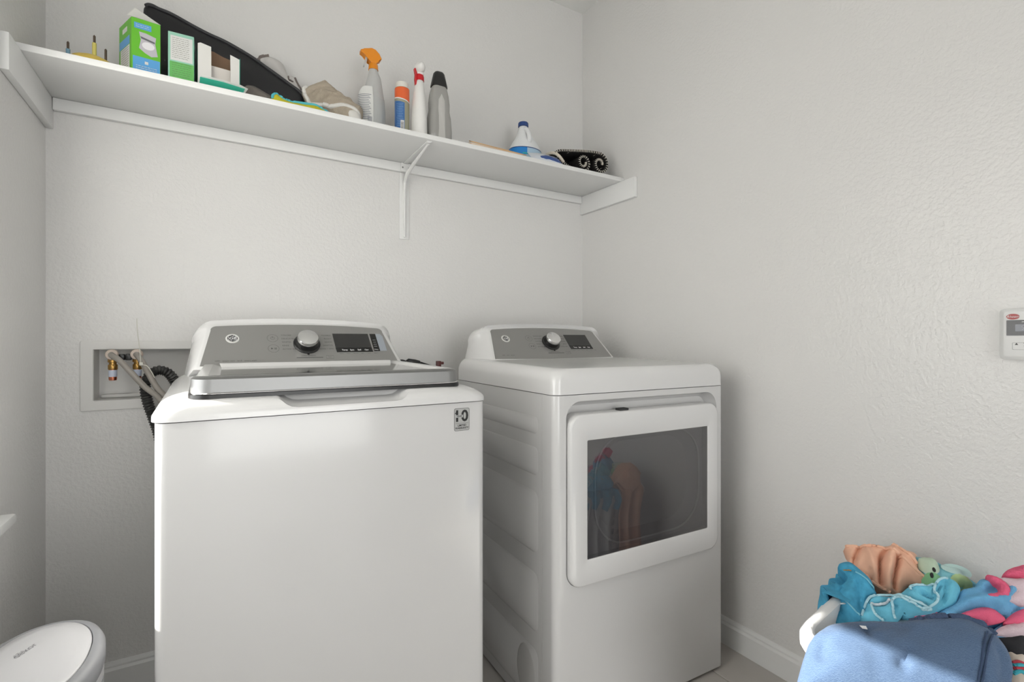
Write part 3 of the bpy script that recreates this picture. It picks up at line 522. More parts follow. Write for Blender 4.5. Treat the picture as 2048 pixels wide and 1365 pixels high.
# warranty sticker
sk = MB().prism(rr(0.041, 0.055, 0.004, 5, 0.2735, 0.9135), 0, 0.0006, lambda x, y, h: (x, 0.0038-h, y)).build('sticker', mat('sticker edge', (0.16, 0.16, 0.155), 0.4), wa, smooth=0)
MB().prism(rr(0.0385, 0.0525, 0.003, 5, 0.2735, 0.9135), 0.0006, 0.0008, lambda x, y, h: (x, 0.0038-h, y)).build('sticker_face', mat('sticker silver', (0.42, 0.42, 0.41), 0.35, metal=0.3), sk, smooth=0)
tx = MB(); sf = lambda cx, cz, h=0.0010: (lambda x, y: (cx+x, 0.0038-h, cz+y))
tx.text('1', 0.038, sf(0.2605, 0.9210), bold=0.0011); tx.text('0', 0.038, sf(0.2810, 0.9210), bold=0.0011)
tx.text('LIMITED', 0.0064, sf(0.2735, 0.8990), bold=0.0002); tx.text('WARRANTY', 0.0064, sf(0.2735, 0.8925), bold=0.0002)
tx.prism([(0.2545, 0.9285), (0.2590, 0.9345), (0.2622, 0.9345), (0.2622, 0.9300), (0.2575, 0.9275)], 0.0010, 0.0011, lambda x, y, h: (x, 0.0038-h, y))
tx.box(0.2565, 0.2905, 0.0027, 0.0029, 0.9040, 0.9045)
tx.build('sticker_lettering', M_INKDARK, sk, smooth=0)
yr = MB(); yr.prism([(0.2555, 0.9185), (0.2760, 0.9185), (0.2760, 0.9250), (0.2555, 0.9250)], 0.0012, 0.0013, lambda x, y, h: (x, 0.0038-h, y))
yr.build('sticker_band', MATS['sticker silver'], sk, smooth=0)
yt = MB().text('YEAR', 0.0058, sf(0.2660, 0.9217, 0.0015), bold=0.0001).build('sticker_word', M_INKDARK, sk, smooth=0)

# --- dryer
dr = thing('clothes_dryer', 'white front-load clothes dryer with dark rectangular door glass and silver console', 'dryer', (1.13885, -0.90368, 0), math.radians(-1.7))
# cabinet behind the front panel
MB().loft([[(x, y, z) for x, y in rr(0.682, 0.616, 0.006, 4, 0, 0.064+0.308)] for z in (0.012, 0.954)]).build('cabinet', M_ENAMEL, dr, smooth=40)
def front_outline():
    h, r = 0.343, 0.020
    pts = [(h, 0.0622), (-h, 0.0622)]
    pts += [(-h + r - r*math.cos(k*PI/2/8), r - r*math.sin(k*PI/2/8)) for k in range(9)]
    pts += [(h - r + r*math.sin(k*PI/2/8), r - r*math.cos(k*PI/2/8)) for k in range(9)]
    return pts
fp = MB().loft([[(x, y, z) for x, y in front_outline()] for z in (0.012, 0.9545)]).build('front_panel', M_ENAMEL, dr, smooth=40)
rec = MB()
ro = rr(0.612, 0.519, 0.050, 8, 0.001, 0.6770)
rin = rr(0.580, 0.487, 0.036, 8, 0.001, 0.6770)
rec.loft([[(x, -0.01, z) for x, z in ro], [(x, 0.006, z) for x, z in ro], [(x, 0.036, z) for x, z in rin]])
cut(fp, rec)
for (z0, z1) in ((0.835, 0.888), (0.715, 0.800), (0.490, 0.672), (0.262, 0.436), (0.045, 0.215)):
    out = rr(0.520, z1-z0, 0.028 if z1-z0 > 0.1 else 0.02, 6, 0.085+0.26, (z0+z1)/2)
    oi = rr(0.508, z1-z0-0.012, 0.022 if z1-z0 > 0.1 else 0.016, 6, 0.085+0.26, (z0+z1)/2)
    om = rr(0.514, z1-z0-0.006, 0.025 if z1-z0 > 0.1 else 0.018, 6, 0.085+0.26, (z0+z1)/2)
    MB().loft([[(-0.3405, y, z) for y, z in out], [(-0.3415, y, z) for y, z in om], [(-0.3430, y, z) for y, z in oi]]).build('side_rib', M_ENAMEL, dr, smooth=60)
oo = ell(0.055, 0.080, 28, 0.150, 0.125)
MB().loft([[(-0.3428, y, z) for y, z in oo], [(-0.3440, 0.150+(y-0.150)*0.93, 0.125+(z-0.125)*0.95) for y, z in oo], [(-0.3445, 0.150+(y-0.150)*0.86, 0.125+(z-0.125)*0.9) for y, z in oo]]).build('side_rib', M_ENAMEL, dr, smooth=60)
for sx in (-1, 1):
    for y in (0.08, 0.60):
        MB().lathe([(0.0001, 0), (0.02, 0), (0.02, 0.0118), (0.0001, 0.0118)], 16, (sx*0.29, y, 0)).build('foot', M_BLACK, dr)
shell_cover(0.688, 0.680, 0.9565, 0.988, 0.040, 0.018, 0.034, 0.016, 0.024, -0.001).build('top_cover', M_PLASTIC, dr, smooth=45)
console(dr, 0.490, 1.040, False, ['SENSOR DRY', 'DELICATES', 'COTTONS', 'BULKY', 'ACTIVE WEAR'], ['STEAM', 'TOWELS', 'QUICK', 'JEANS', 'TIMED DRY'], 0.338, 0.305)
# door: frame, tinted glass, inner bowl, latch
dw = MB()
do = rr(0.602, 0.480, 0.040, 8, 0.001, 0.6605); di = rr(0.492, 0.334, 0.004, 8, 0.006, 0.6600); do2 = rr(0.590, 0.468, 0.036, 8, 0.001, 0.6605)
di2 = rr(0.500, 0.342, 0.006, 8, 0.006, 0.6600)
def R3(pts, y): return [(x, y, z) for x, z in pts]
rings = [R3(di, 0.012), R3(di, -0.0105), R3(di2, -0.0125), R3(do2, -0.0130), R3(rr(0.598, 0.476, 0.039, 8, 0.001, 0.6605), -0.0115), R3(do, -0.007), R3(do, 0.030), R3(di, 0.030), R3(di, 0.012)]
dw.loft(rings, caps=False)
door = dw.build('door', M_PLASTIC, dr, smooth=50)
MB().add([(-0.2398, -0.0085, 0.4932), (0.2518, -0.0085, 0.4932), (0.2518, -0.0085, 0.8268), (-0.2398, -0.0085, 0.8268)], [(0, 1, 2, 3)]).build('door_glass', M_DOORGLASS, door, smooth=0)
M_LINER = mat('grey door liner', (0.55, 0.54, 0.545), 0.4)
lin = MB()
bo = rr(0.430, 0.322, 0.115, 10, 0.018, 0.668)
bi = [(0.018+(x-0.018)*0.90, 0.668+(z-0.668)*0.88) for x, z in bo]; bd = [(0.018+(x-0.018)*0.78, 0.668+(z-0.668)*0.74) for x, z in bo]
full = rr(0.4915, 0.3335, 0.004, 10, 0.006, 0.660)
lin.loft([R3(full, 0.0110), R3(bo, 0.0112), R3(bi, 0.0300), R3(bd, 0.0500), ], caps=False)
lin.add(R3(bd, 0.0500), [tuple(range(len(bd)))])
lin.build('door_liner', M_LINER, door, smooth=40)
MB().tube([(x, 0.0100, z) for x, z in bo+bo[:1]], 0.0035, 8, caps=False).build('liner_rim', mat('pale liner rim', (0.75, 0.75, 0.75), 0.25), door)
MB().box(-0.115, -0.082, -0.004, 0.018, 0.9006, 0.9070, r=0.001).build('door_latch', M_DARK, dr)
# ------------------------------------------------------------------ supply box and hoses behind the washer
ob = thing('washer_outlet_box', 'white recessed laundry outlet box in the wall left of the washer', 'outlet box', (0, 0, 0.888))
q = MB()
oo = rr(0.369, 0.218, 0.006, 4, -0.1645, 0.109); oi = rr(0.304, 0.158, 0.002, 4, -0.164, 0.111)
def yr_(pts, y): return [(x, y, z) for x, z in pts]
q.loft([yr_(oo, -0.0003), yr_(oo, -0.0055), yr_([(x*1.0, z) for x, z in rr(0.365, 0.214, 0.005, 4, -0.1645, 0.109)], -0.007), yr_(rr(0.308, 0.162, 0.003, 4, -0.164, 0.111), -0.007), yr_(oi, -0.005), yr_(oi, 0.088)], caps=False)
bo_ = rr(0.294, 0.148, 0.002, 4, -0.164, 0.111)
q.loft([yr_(oi, 0.088), yr_(bo_, 0.090)], caps=False)
q.add(yr_(oi, 0.088), [tuple(range(len(oi)))])
M_BOX = mat('outlet box plastic', (0.72, 0.71, 0.69), 0.45)
q.build('box', M_BOX, ob, smooth=30)
MB().box(-0.308, -0.022, 0.060, 0.0875, 0.0325, 0.044, r=0.003).build('drip_ledge', M_BOX, ob)
M_BRASS = mat('brass', (0.42, 0.25, 0.08), 0.3, metal=1.0); M_COPPER = mat('copper', (0.62, 0.22, 0.13), 0.25, metal=1.0)
M_LBL = mat('arrestor label', (0.55, 0.60, 0.72), 0.35); M_NUT = mat('hose nut plastic', (0.60, 0.50, 0.43), 0.5)
for x, dark in ((-0.2655, False), (-0.204, True)):
    v = MB()
    v.lathe([(0.0001, 0.134), (0.0095, 0.134), (0.0095, 0.150), (0.0130, 0.151), (0.0130, 0.166), (0.0095, 0.167), (0.0095, 0.188), (0.0001, 0.188)], 18, (x, -0.030, 0))
    v.lathe([(0.0115, 0.128), (0.0125, 0.130), (0.0125, 0.142), (0.0115, 0.144)], 18, (x, -0.030, 0))
    vb = v.build('valve_body', M_BRASS, ob)
    MB().lathe([(0.0001, 0.094), (0.0095, 0.095), (0.0105, 0.099), (0.0105, 0.1285), (0.0001, 0.1285)], 20, (x, -0.030, 0)).build('copper_arrestor', M_COPPER, ob)
    MB().lathe([(0.01085, 0.106), (0.01085, 0.127)], 20, (x, -0.030, 0)).build('arrestor_label', M_LBL, ob)
    MB().lathe([(0.0001, 0), (0.0150, 0), (0.0165, 0.003), (0.0165, 0.014), (0.0145, 0.018), (0.0001, 0.018)], 20).xf(Matrix.Translation((x, -0.038, 0.175)) @ Matrix.Rotation(PI/2, 4, 'X')).build('hose_nut', M_NUT, ob)
    hx = x+0.013 if not dark else x-0.031
    MB().box(hx, hx+0.017, -0.036, -0.020, 0.156, 0.177, r=0.004).build('valve_handle', M_BLACK, ob)
def hose(name, pts, r, m, label, cat, rib=None, group=None, k=10, n=12):
    P = spline(pts, k); rs = r
    if rib:
        Q = spline(pts, 12); P = [Q[0]]; 
        for a, b in zip(Q, Q[1:]):
            while (b-P[-1]).length > 0.0026: P.append(P[-1]+(b-P[-1]).normalized()*0.0026)
        rs = [r*(0.88+0.12*math.cos(2*PI*i*0.0026/rib)) for i in range(len(P))]
    return tag(MB().tube(P, rs, n).build(name, m, None, smooth=60), label, cat, group)
M_HOSE = mat('braided grey hose', (0.31, 0.285, 0.255), 0.45, bump=(600, 0.3, 0.001))
hose('supply_hose', [(-0.2655, -0.0565, 1.063), (-0.259, -0.080, 1.059), (-0.240, -0.098, 1.046), (-0.212, -0.105, 1.010), (-0.177, -0.110, 0.964), (-0.142, -0.115, 0.928), (-0.120, -0.125, 0.870), (-0.110, -0.13, 0.70), (-0.09, -0.13, 0.45)], 0.0085, M_HOSE, 'grey water hose from the leftmost valve of the outlet box', 'hose', group='water supply hoses')
hose('supply_hose', [(-0.2040, -0.0565, 1.063), (-0.198, -0.074, 1.058), (-0.186, -0.085, 1.039), (-0.168, -0.095, 1.001), (-0.146, -0.105, 0.957), (-0.122, -0.108, 0.926), (-0.095, -0.115, 0.87), (-0.08, -0.13, 0.70), (-0.06, -0.13, 0.45)], 0.0085, M_HOSE, 'grey water hose from the inner valve nearest the washer', 'hose', group='water supply hoses')
M_DRAIN = mat('black drain hose rubber', (0.035, 0.035, 0.034), 0.42)
hose('drain_hose', [(-0.115, -0.080, 0.45), (-0.130, -0.080, 0.70), (-0.146, -0.072, 0.809), (-0.161, -0.068, 0.865), (-0.176, -0.064, 0.920), (-0.181, -0.060, 0.967), (-0.170, -0.055, 0.998), (-0.147, -0.050, 1.012), (-0.121, -0.045, 1.000), (-0.103, -0.032, 0.968), (-0.096, -0.010, 0.945), (-0.094, 0.030, 0.936)], 0.0162, M_DRAIN, 'black corrugated drain hose arching into the outlet box', 'hose', rib=0.0085, n=16)
tag(MB().tube(spline([(-0.201, -0.0740, 1.175), (-0.199, -0.0745, 1.13), (-0.195, -0.0750, 1.093), (-0.190, -0.092, 1.050), (-0.187, -0.097, 1.034), (-0.172, -0.106, 1.028), (-0.160, -0.117, 1.010), (-0.152, -0.120, 0.992)], 8), 0.0013, 6).box(-0.1925, -0.1835, -0.101, -0.095, 1.030, 1.040, r=0.001).build('cable_tie', mat('clear nylon', (0.62, 0.61, 0.55), 0.4), None), 'thin pale cable tie standing up from the hoses', 'cable tie')
cd = thing('power_cord', 'black cord end with brown plug lying behind the washer', 'cord', (0.64, -0.150, 1.0))
MB().tube([(-0.004, 0, 0.026), (0.004, 0, 0.0285), (0.030, 0, 0.0255), (0.048, 0, 0.0215), (0.050, 0, 0.0205), (0.075, 0, 0.013), (0.118, 0, 0.001)], [0.006, 0.0095, 0.0085, 0.0075, 0.0055, 0.0045, 0.0030], 12).build('cord', M_BLACK, cd)
MB().box(0.118, 0.136, -0.008, 0.008, 0.000, 0.026, r=0.002).box(0.136, 0.148, -0.006, 0.006, 0.012, 0.023, r=0.002).build('plug', mat('brown plug plastic', (0.10, 0.022, 0.020), 0.4), cd)
MB().tube(spline([(0.118, 0, 0.001), (0.13, 0.01, -0.05), (0.12, 0.03, -0.3), (0.12, 0.03, -0.95)], 6), 0.003, 8).tube(spline([(-0.004, 0, 0.026), (-0.03, 0.02, 0.02), (-0.05, 0.03, -0.1), (-0.05, 0.03, -0.6)], 6), 0.004, 8).build('lead', M_BLACK, cd)

# ------------------------------------------------------------------ nappy pail
M_PAIL = mat('white pail plastic', (0.56, 0.56, 0.575), 0.35, coat=0.2); M_PAILRIM = mat('grey pail rim', (0.27, 0.275, 0.29), 0.45)
pc = (-0.262, -0.862)
pa = thing('diaper_pail', 'white oval diaper pail with grey rim between left wall and washer', 'pail', (pc[0], pc[1], 0))
def er(rx, ry, z, n=56, e=2.15):
    out = []
    for i in range(n):
        a = 2*PI*i/n; c_, s_ = math.cos(a), math.sin(a)
        out.append((rx*math.copysign(abs(c_)**(2/e), c_), ry*math.copysign(abs(s_)**(2/e), s_), z))
    return out
MB().loft([er(0.080, 0.140, 0.0), er(0.086, 0.146, 0.006), er(0.093, 0.155, 0.50), er(0.0935, 0.1555, 0.523)]).build('body', M_PAIL, pa, smooth=50)
MB().loft([er(0.0935, 0.1555, 0.5235), er(0.0955, 0.1575, 0.526), er(0.0955, 0.1575, 0.548), er(0.091, 0.153, 0.557), er(0.0835, 0.1455, 0.5610), er(0.0775, 0.1395, 0.5605), er(0.0765, 0.1385, 0.556)]).build('rim', M_PAILRIM, pa, smooth=50)
ld = MB().loft([er(0.0758, 0.1378, 0.5562), er(0.0758, 0.1378, 0.5600), er(0.0735, 0.1355, 0.5625), er(0.055, 0.115, 0.5645), er(0.03, 0.06, 0.5655)]).build('lid', M_PAIL, pa, smooth=60)
a_ = math.radians(62)
MB().text('d\u0113kor', 0.0165, lambda x, y: (-0.018 + x*math.cos(a_) - y*math.sin(a_), 0.044 + x*math.sin(a_) + y*math.cos(a_), 0.5658)).build('lettering', mat('pail ink', (0.16, 0.16, 0.17), 0.6), ld, smooth=0)
MB().box(0.0885, 0.0938, -0.012, 0.016, 0.497, 0.502, r=0.001).build('side_slot', M_PAILRIM, pa)

# ------------------------------------------------------------------ water heater control on the right wall
ct = thing('wall_control_panel', 'white wall-mounted controller with dark display on the right wall', 'controller', (XR, -1.637, 1.121))
fx = lambda d: (lambda x, y, h: (-d-h, -x, y))
MB().loft([[(-0.0005, -x, y) for x, y in rr(0.128, 0.120, 0.010, 5)], [(-0.010, -x, y) for x, y in rr(0.128, 0.120, 0.010, 5)], [(-0.016, -x, y) for x, y in rr(0.112, 0.106, 0.006, 5)], [(-0.0165, -x, y) for x, y in rr(0.108, 0.102, 0.005, 5)]]).build('housing', mat('controller plastic', (0.74, 0.74, 0.73), 0.4), ct)
scr = MB().prism(rr(0.100, 0.036, 0.001, 2, 0.000, 0.0145), 0, 0.0006, fx(0.0165)).build('display', mat('controller display', (0.05, 0.05, 0.052), 0.2), ct, smooth=0)
MB().prism(rr(0.070, 0.016, 0.001, 2, 0.0, 0.0145), 0, 0.0003, fx(0.0171)).build('display_window', mat('liquid crystal', (0.20, 0.21, 0.24), 0.2), scr, smooth=0)
MB().text('97', 0.017, lambda x, y: (-0.0176, -(x-0.018), y+0.0145), shear=0.15).build('display_digits', mat('pale digits', (0.36, 0.36, 0.39), 0.5), scr, smooth=0)
MB().box(-0.0174, -0.0171, 0.020, 0.024, 0.0275, 0.029).build('indicator', M_INKWHITE, scr, smooth=0)
lg = MB().prism(ell(0.0115, 0.0066, 32, -0.039, 0.0405), 0, 0.0004, fx(0.0165)).build('logo', mat('logo red', (0.40, 0.06, 0.06), 0.4), ct, smooth=0)
MB().text('Rheem', 0.0078, lambda x, y: (-0.0171, -(x-0.039), y+0.0405), shear=0.3).build('logo_lettering', M_INKWHITE, lg, smooth=0)
wl = MB(); fo_, fi_ = rr(0.092, 0.0165, 0.002, 3, 0.006, -0.028), rr(0.0912, 0.0157, 0.0018, 3, 0.006, -0.028)
wl.loft([[(-0.0167, -x, y) for x, y in fo_], [(-0.0167, -x, y) for x, y in fi_]], caps=False)
wl.text('WARNING', 0.0062, lambda x, y: (-0.0168, -(x-0.006), y-0.0225), bold=0.0002)
wl.text('See installation manual before adjusting', 0.0034, lambda x, y: (-0.0168, -(x+0.006), y-0.0275))
wl.text('Hot water can scald, test before use', 0.0034, lambda x, y: (-0.0168, -(x+0.006), y-0.0311))
wl.text('Keep set temperature below 120 F', 0.0034, lambda x, y: (-0.0168, -(x+0.006), y-0.0345))
wl.add([(-0.0168, 0.036, -0.0252), (-0.0168, 0.030, -0.0252), (-0.0168, 0.033, -0.0200)], [(0, 1, 2)])
wl.build('warning_lettering', M_INK, ct, smooth=0)

# ------------------------------------------------------------------ things on the shelf
ZS = 1.8502
def print_lines(mb, fn, x0, x1, y1, n, dy, h=0.0012, seed=1):
    """rows of unreadably small print"""
    rnd = random.Random(seed)
    for i in range(n):
        y = y1 - i*dy; x = x0
        while x < x1 - 0.002:
            w = min(rnd.uniform(0.002, 0.009), x1-x)
            mb.add([fn(x, y), fn(x+w, y), fn(x+w, y+h), fn(x, y+h)], [(0, 1, 2, 3)]); x += w+0.0015
    return mb

# yellow pegged base
ry = thing('pegged_disc', 'shallow yellow plastic disc with upright pegs at the shelf end', 'disc toy', (-0.292, -0.170, ZS))
M_YEL = mat('yellow plastic', (0.72, 0.52, 0.10), 0.4); M_PEG = mat('dark wood peg', (0.10, 0.07, 0.05), 0.6); M_YELP = mat('pale yellow peg', (0.72, 0.62, 0.17), 0.45); M_BLUP = mat('pale blue peg', (0.20, 0.36, 0.48), 0.45)
MB().lathe([(0.0001, 0), (0.062, 0), (0.064, 0.012), (0.060, 0.030), (0.048, 0.046), (0.030, 0.0555), (0.0001, 0.058)], 40).build('base', M_YEL, ry)
def peg(px_, py_, z0, z1, z2, m, r=0.0052):
    if z1 > z0: MB().lathe([(0.0001, z0), (r, z0), (r, z1), (0.0001, z1)], 14, (px_, py_, 0)).build('peg_sleeve', m, ry)
    MB().lathe([(0.0001, z1), (0.0030, z1), (0.0030, z2-0.004), (0.0001, z2)], 10, (px_, py_, 0)).build('peg', M_PEG, ry)
peg(0.004, 0.0, 0.0575, 0.101, 0.125, M_YELP); peg(-0.053, 0.0, 0.030, 0.067, 0.090, M_BLUP, 0.0050); peg(0.031, -0.012, 0.050, 0.053, 0.088, M_YEL, 0.004)

# green carton (corner towards the room)
def carton(name, label, loc, rz, w, d, h, m):
    t = thing(name, label, 'box', loc, rz)
    b = MB().box(0, w, 0, d, 0, h, r=0.0008, seg=1).build('carton', m, t)
    return t, b
M_GREEN = mat('bright green card', (0.13, 0.46, 0.03), 0.35); M_BLUEC = mat('blue card print', (0.10, 0.34, 0.66), 0.35); M_WHITEC = mat('white card', (0.72, 0.71, 0.68), 0.6)
A1 = math.radians(6)
g1 = thing('green_carton', 'bright green open carton with a washer picture, leftmost of the boxes', 'box', (-0.1935, -0.262, ZS), A1)
gc = MB(); gw, gd, gh, gt = 0.066, 0.092, 0.158, 0.0008
A2 = math.radians(18)   # the carton is squashed: its side leans back to the left
def sk_(x, y): return (x - y*math.sin(A2), y*math.cos(A2))
P4 = [sk_(0, 0), sk_(gw, 0), sk_(gw, gd), sk_(0, gd)]
I4 = [(0.5*(P4[0][0]+P4[2][0]) + (x-0.5*(P4[0][0]+P4[2][0]))*0.97, 0.5*(P4[0][1]+P4[2][1]) + (y-0.5*(P4[0][1]+P4[2][1]))*0.97) for x, y in P4]
gc.loft([[(x, y, 0) for x, y in P4], [(x, y, gh) for x, y in P4], [(x, y, gh) for x, y in I4], [(x, y, 0.002) for x, y in I4]])
gc.build('carton', M_GREEN, g1, smooth=0)
fl_ = MB(); a0, a1 = Vector((*P4[1], gh)), Vector((*P4[2], gh)); tip0 = a0*0.35+a1*0.65 + Vector((-0.040, -0.005, 0.055)); tip1 = a1 + Vector((-0.048, -0.012, 0.040))
fl_.loft([[tuple(p) for p in (a0, a1, tip1, tip0)], [tuple(p+Vector((0.0008, 0, 0.0004))) for p in (a0, a1, tip1, tip0)]]).build('flap', M_WHITEC, g1, smooth=0)
ff = lambda x, y: (x, -0.0004, y)
fs = lambda x, y: (sk_(0, x)[0]-0.0004, sk_(0, x)[1], y)
def quad(mb, fn, x0, x1, y0, y1): return mb.add([fn(x0, y0), fn(x1, y0), fn(x1, y1), fn(x0, y1)], [(0, 1, 2, 3)])
for q_ in ((ff, 0.003, gw-0.001, 0.004, 0.052), (ff, 0.006, 0.045, 0.130, 0.146), (fs, 0.012, gd-0.004, 0.088, 0.112)):
    quad(MB(), *q_).build('blue_print', M_BLUEC, g1, smooth=0)
ff2 = lambda x, y: (x, -0.0007, y)
pouch = MB(); po_ = [(0.017, 0.122), (0.033, 0.1215), (0.056, 0.116), (0.054, 0.098), (0.060, 0.064), (0.045, 0.059), (0.030, 0.066), (0.017, 0.076), (0.021, 0.100)]
pouch.add([ff2(x, y) for x, y in po_], [tuple(range(len(po_)))]); pouch.build('pouch_print', mat('grey pouch print', (0.48, 0.46, 0.50), 0.4), g1, smooth=0)
pd = MB(); pd.add([(x, -0.0009, y) for x, y in ell(0.0145, 0.0105, 24, 0.038, 0.087)], [tuple(range(24))]); pd.build('tablet_print', mat('white tablet print', (0.74, 0.73, 0.75), 0.4), g1, smooth=0)
pg = MB(); pg.add([(x, -0.0009, y) for x, y in [(0.020, 0.110), (0.053, 0.103), (0.053, 0.098), (0.022, 0.104)]], [(0, 1, 2, 3)]); pg.build('shadow_print', mat('dark grey print', (0.12, 0.12, 0.13), 0.4), g1, smooth=0)
tw = MB()
print_lines(tw, ff2, 0.010, 0.058, 0.026, 4, 0.0055, seed=3); print_lines(tw, ff2, 0.010, 0.040, 0.140, 2, 0.005, seed=4); quad(tw, ff2, 0.030, 0.038, 0.034, 0.042)
fs2 = lambda x, y: (sk_(0, x)[0]-0.0008, sk_(0, x)[1], y)
quad(MB(), fs, 0.012, gd-0.012, 0.020, 0.086).build('white_panel', mat('white print', (0.66, 0.66, 0.64), 0.5), g1, smooth=0); quad(MB(), fs, 0.030, 0.065, 0.128, 0.142).build('white_panel', MATS['white print'], g1, smooth=0)
tw.build('white_print', mat('white print', (0.66, 0.66, 0.64), 0.5), g1, smooth=0)['kind'] = 'stuff'
print_lines(MB(), fs2, 0.018, gd-0.020, 0.080, 9, 0.0065, seed=5).build('grey_print', M_INK, g1, smooth=0)

# second green carton, its back panel of instructions to the room
M_MINT = mat('mint card', (0.30, 0.56, 0.44), 0.4); M_GREEN2 = mat('grass green card', (0.14, 0.46, 0.12), 0.4)
g2 = thing('instruction_carton', 'narrow green carton with a white panel of small print, second box', 'box', (-0.110, -0.255, ZS), math.radians(-1))
gw, gd, gh = 0.0635, 0.062, 0.149
MB().box(0, gw, 0, gd, 0, gh, r=0.0008, seg=1).build('carton', M_MINT, g2)
f2 = lambda x, y: (x, -0.0004, y); f2b = lambda x, y: (x, -0.0008, y)
quad(MB(), f2, 0.004, gw-0.0005, 0.001, 0.064).build('green_print', M_GREEN2, g2, smooth=0)
quad(MB(), f2, 0.006, gw-0.004, 0.068, 0.139).build('white_print', MATS['white print'], g2, smooth=0)
t2 = print_lines(MB(), f2b, 0.010, gw-0.012, 0.132, 11, 0.0056, 0.001, 6); print_lines(t2, f2b, 0.010, gw-0.008, 0.060, 9, 0.0062, 0.001, 8)
t2.build('small_print', mat('brown grey ink', (0.14, 0.13, 0.10), 0.6), g2, smooth=0)

# third carton: front torn open into a dispenser, teal outside, white and kraft inside
M_TEAL = mat('teal card', (0.05, 0.47, 0.33), 0.4); M_KRAFT = mat('kraft card', (0.22, 0.13, 0.08), 0.8); M_CREAM = mat('inner white card', (0.64, 0.60, 0.56), 0.7)
g3 = thing('open_dispenser_carton', 'teal carton torn open at the front showing its white inside', 'box', (-0.0365, -0.252, ZS), math.radians(5))
gw, gd, gh = 0.110, 0.046, 0.132
MB().box(0, 0.001, 0, gd, 0, gh).build('side_panel', M_TEAL, g3, smooth=0); MB().box(gw-0.001, gw, 0, gd, 0, gh-0.006).build('side_panel', M_TEAL, g3, smooth=0)
MB().prism([(0.001, 0), (gw-0.001, 0), (gw-0.001, gh+0.000), (0.07, gh+0.006), (0.045, gh+0.014), (0.001, gh+0.018)], gd-0.001, gd, lambda x, y, h: (x, h, y)).build('back_panel', M_KRAFT, g3, smooth=0)
MB().box(0.001, gw-0.001, 0.001, gd-0.001, 0, 0.001).build('base_panel', M_TEAL, g3, smooth=0)
MB().prism([(-0.001, 0), (0.034, 0), (0.033, gh+0.004), (0.006, gh+0.008), (-0.001, gh+0.004)], -0.0012, -0.0002, lambda x, y, h: (x, h, y)).build('front_flap', M_WHITEC, g3, smooth=0)
MB().prism([(gw-0.025, 0), (gw-0.002, 0), (gw-0.002, gh-0.010), (gw-0.027, gh-0.003)], -0.0012, -0.0002, lambda x, y, h: (x, h, y)).build('front_flap', M_WHITEC, g3, smooth=0)
MB().box(0.004, gw-0.004, 0.010, gd-0.003, 0.0012, 0.086, r=0.001).build('inner_tray', M_CREAM, g3, smooth=0)
MB().prism([(0.004, -0.0440), (0.03, -0.0475), (gw-0.004, -0.0465), (gw+0.016, -0.0400), (gw+0.004, -0.002), (0.0, -0.002)], 0.0, 0.0012, lambda x, y, h: (x, y, h+0.004+0.42*(-y))).build('lower_flap', M_WHITEC, g3, smooth=0)
MB().prism([(0.002, -0.040), (0.060, -0.0425), (gw+0.008, -0.0385), (gw+0.002, -0.004), (0.002, -0.004)], -0.0006, -0.0001, lambda x, y, h: (x, y, h+0.004+0.42*(-y))).build('flap_print', M_TEAL, g3, smooth=0)

# white carton mostly hidden behind the bag
hc = MB().box(-0.113, -0.052, -0.036, -0.006, ZS, 2.139, r=0.003).build('tall_white_box', M_WHITEC, None)
tag(hc, 'white box peeking up behind the top of the black bag', 'box')

# bottles ---------------------------------------------------------------
def oval_stack(sections, n=36):
    """loft of ellipses: (cx, cy, z, rx, ry)"""
    return MB().loft([[(cx+rx*math.cos(2*PI*i/n), cy+ry_*math.sin(2*PI*i/n), z) for i in range(n)] for cx, cy, z, rx, ry_ in sections])
M_FROST = mat('frosted clear plastic', (0.62, 0.62, 0.61), 0.35, trans=0.25); M_FROSTLOW = mat('pale liquid in plastic', (0.55, 0.56, 0.55), 0.3, trans=0.2)
M_ORANGE = mat('orange plastic', (0.80, 0.27, 0.012), 0.35)
sb = thing('spray_bottle', 'frosted spray bottle with an orange trigger head and paper label', 'spray bottle', (0.498, -0.170, ZS))
oval_stack([(0, 0, 0, 0.045, 0.030), (0, 0, 0.003, 0.049, 0.033), (0, 0, 0.090, 0.050, 0.034), (0.001, 0, 0.135, 0.0455, 0.033)]).build('lower_body', M_FROSTLOW, sb)
oval_stack([(0.001, 0, 0.1352, 0.0455, 0.033), (0.005, 0, 0.16, 0.036, 0.030), (0.008, 0, 0.19, 0.0290, 0.026), (0.009, 0, 0.215, 0.0240, 0.022), (0.007, 0, 0.232, 0.0180, 0.018), (0.006, 0, 0.243, 0.0155, 0.0155)]).build('upper_body', M_FROST, sb)
oval_stack([(0.006, 0, 0.2432, 0.0175, 0.0175), (0.006, 0, 0.262, 0.0165, 0.0165), (0.006, 0, 0.268, 0.012, 0.012)]).build('collar', M_ORANGE, sb)
hp = [(-0.041, 0.302), (-0.030, 0.307), (-0.002, 0.318), (0.012, 0.315), (0.026, 0.303), (0.034, 0.287), (0.031, 0.281), (0.014, 0.271), (0.016, 0.262), (-0.006, 0.262), (-0.009, 0.272), (-0.018, 0.281), (-0.029, 0.288), (-0.041, 0.293)]
MB().prism(hp, -0.014, 0.014, lambda x, y, h: (x, h, y), bevel=0.004, seg=3).build('trigger_head', M_ORANGE, sb, smooth=50)
MB().prism([(-0.022, 0.287), (-0.016, 0.282), (-0.020, 0.262), (-0.027, 0.248), (-0.030, 0.250), (-0.025, 0.268)], -0.006, 0.006, lambda x, y, h: (x, h, y), bevel=0.001).build('trigger', M_FROST, sb)
def wrap(rx, ry_, a0, a1, n=14): return [(a0+(a1-a0)*i/n) for i in range(n+1)]
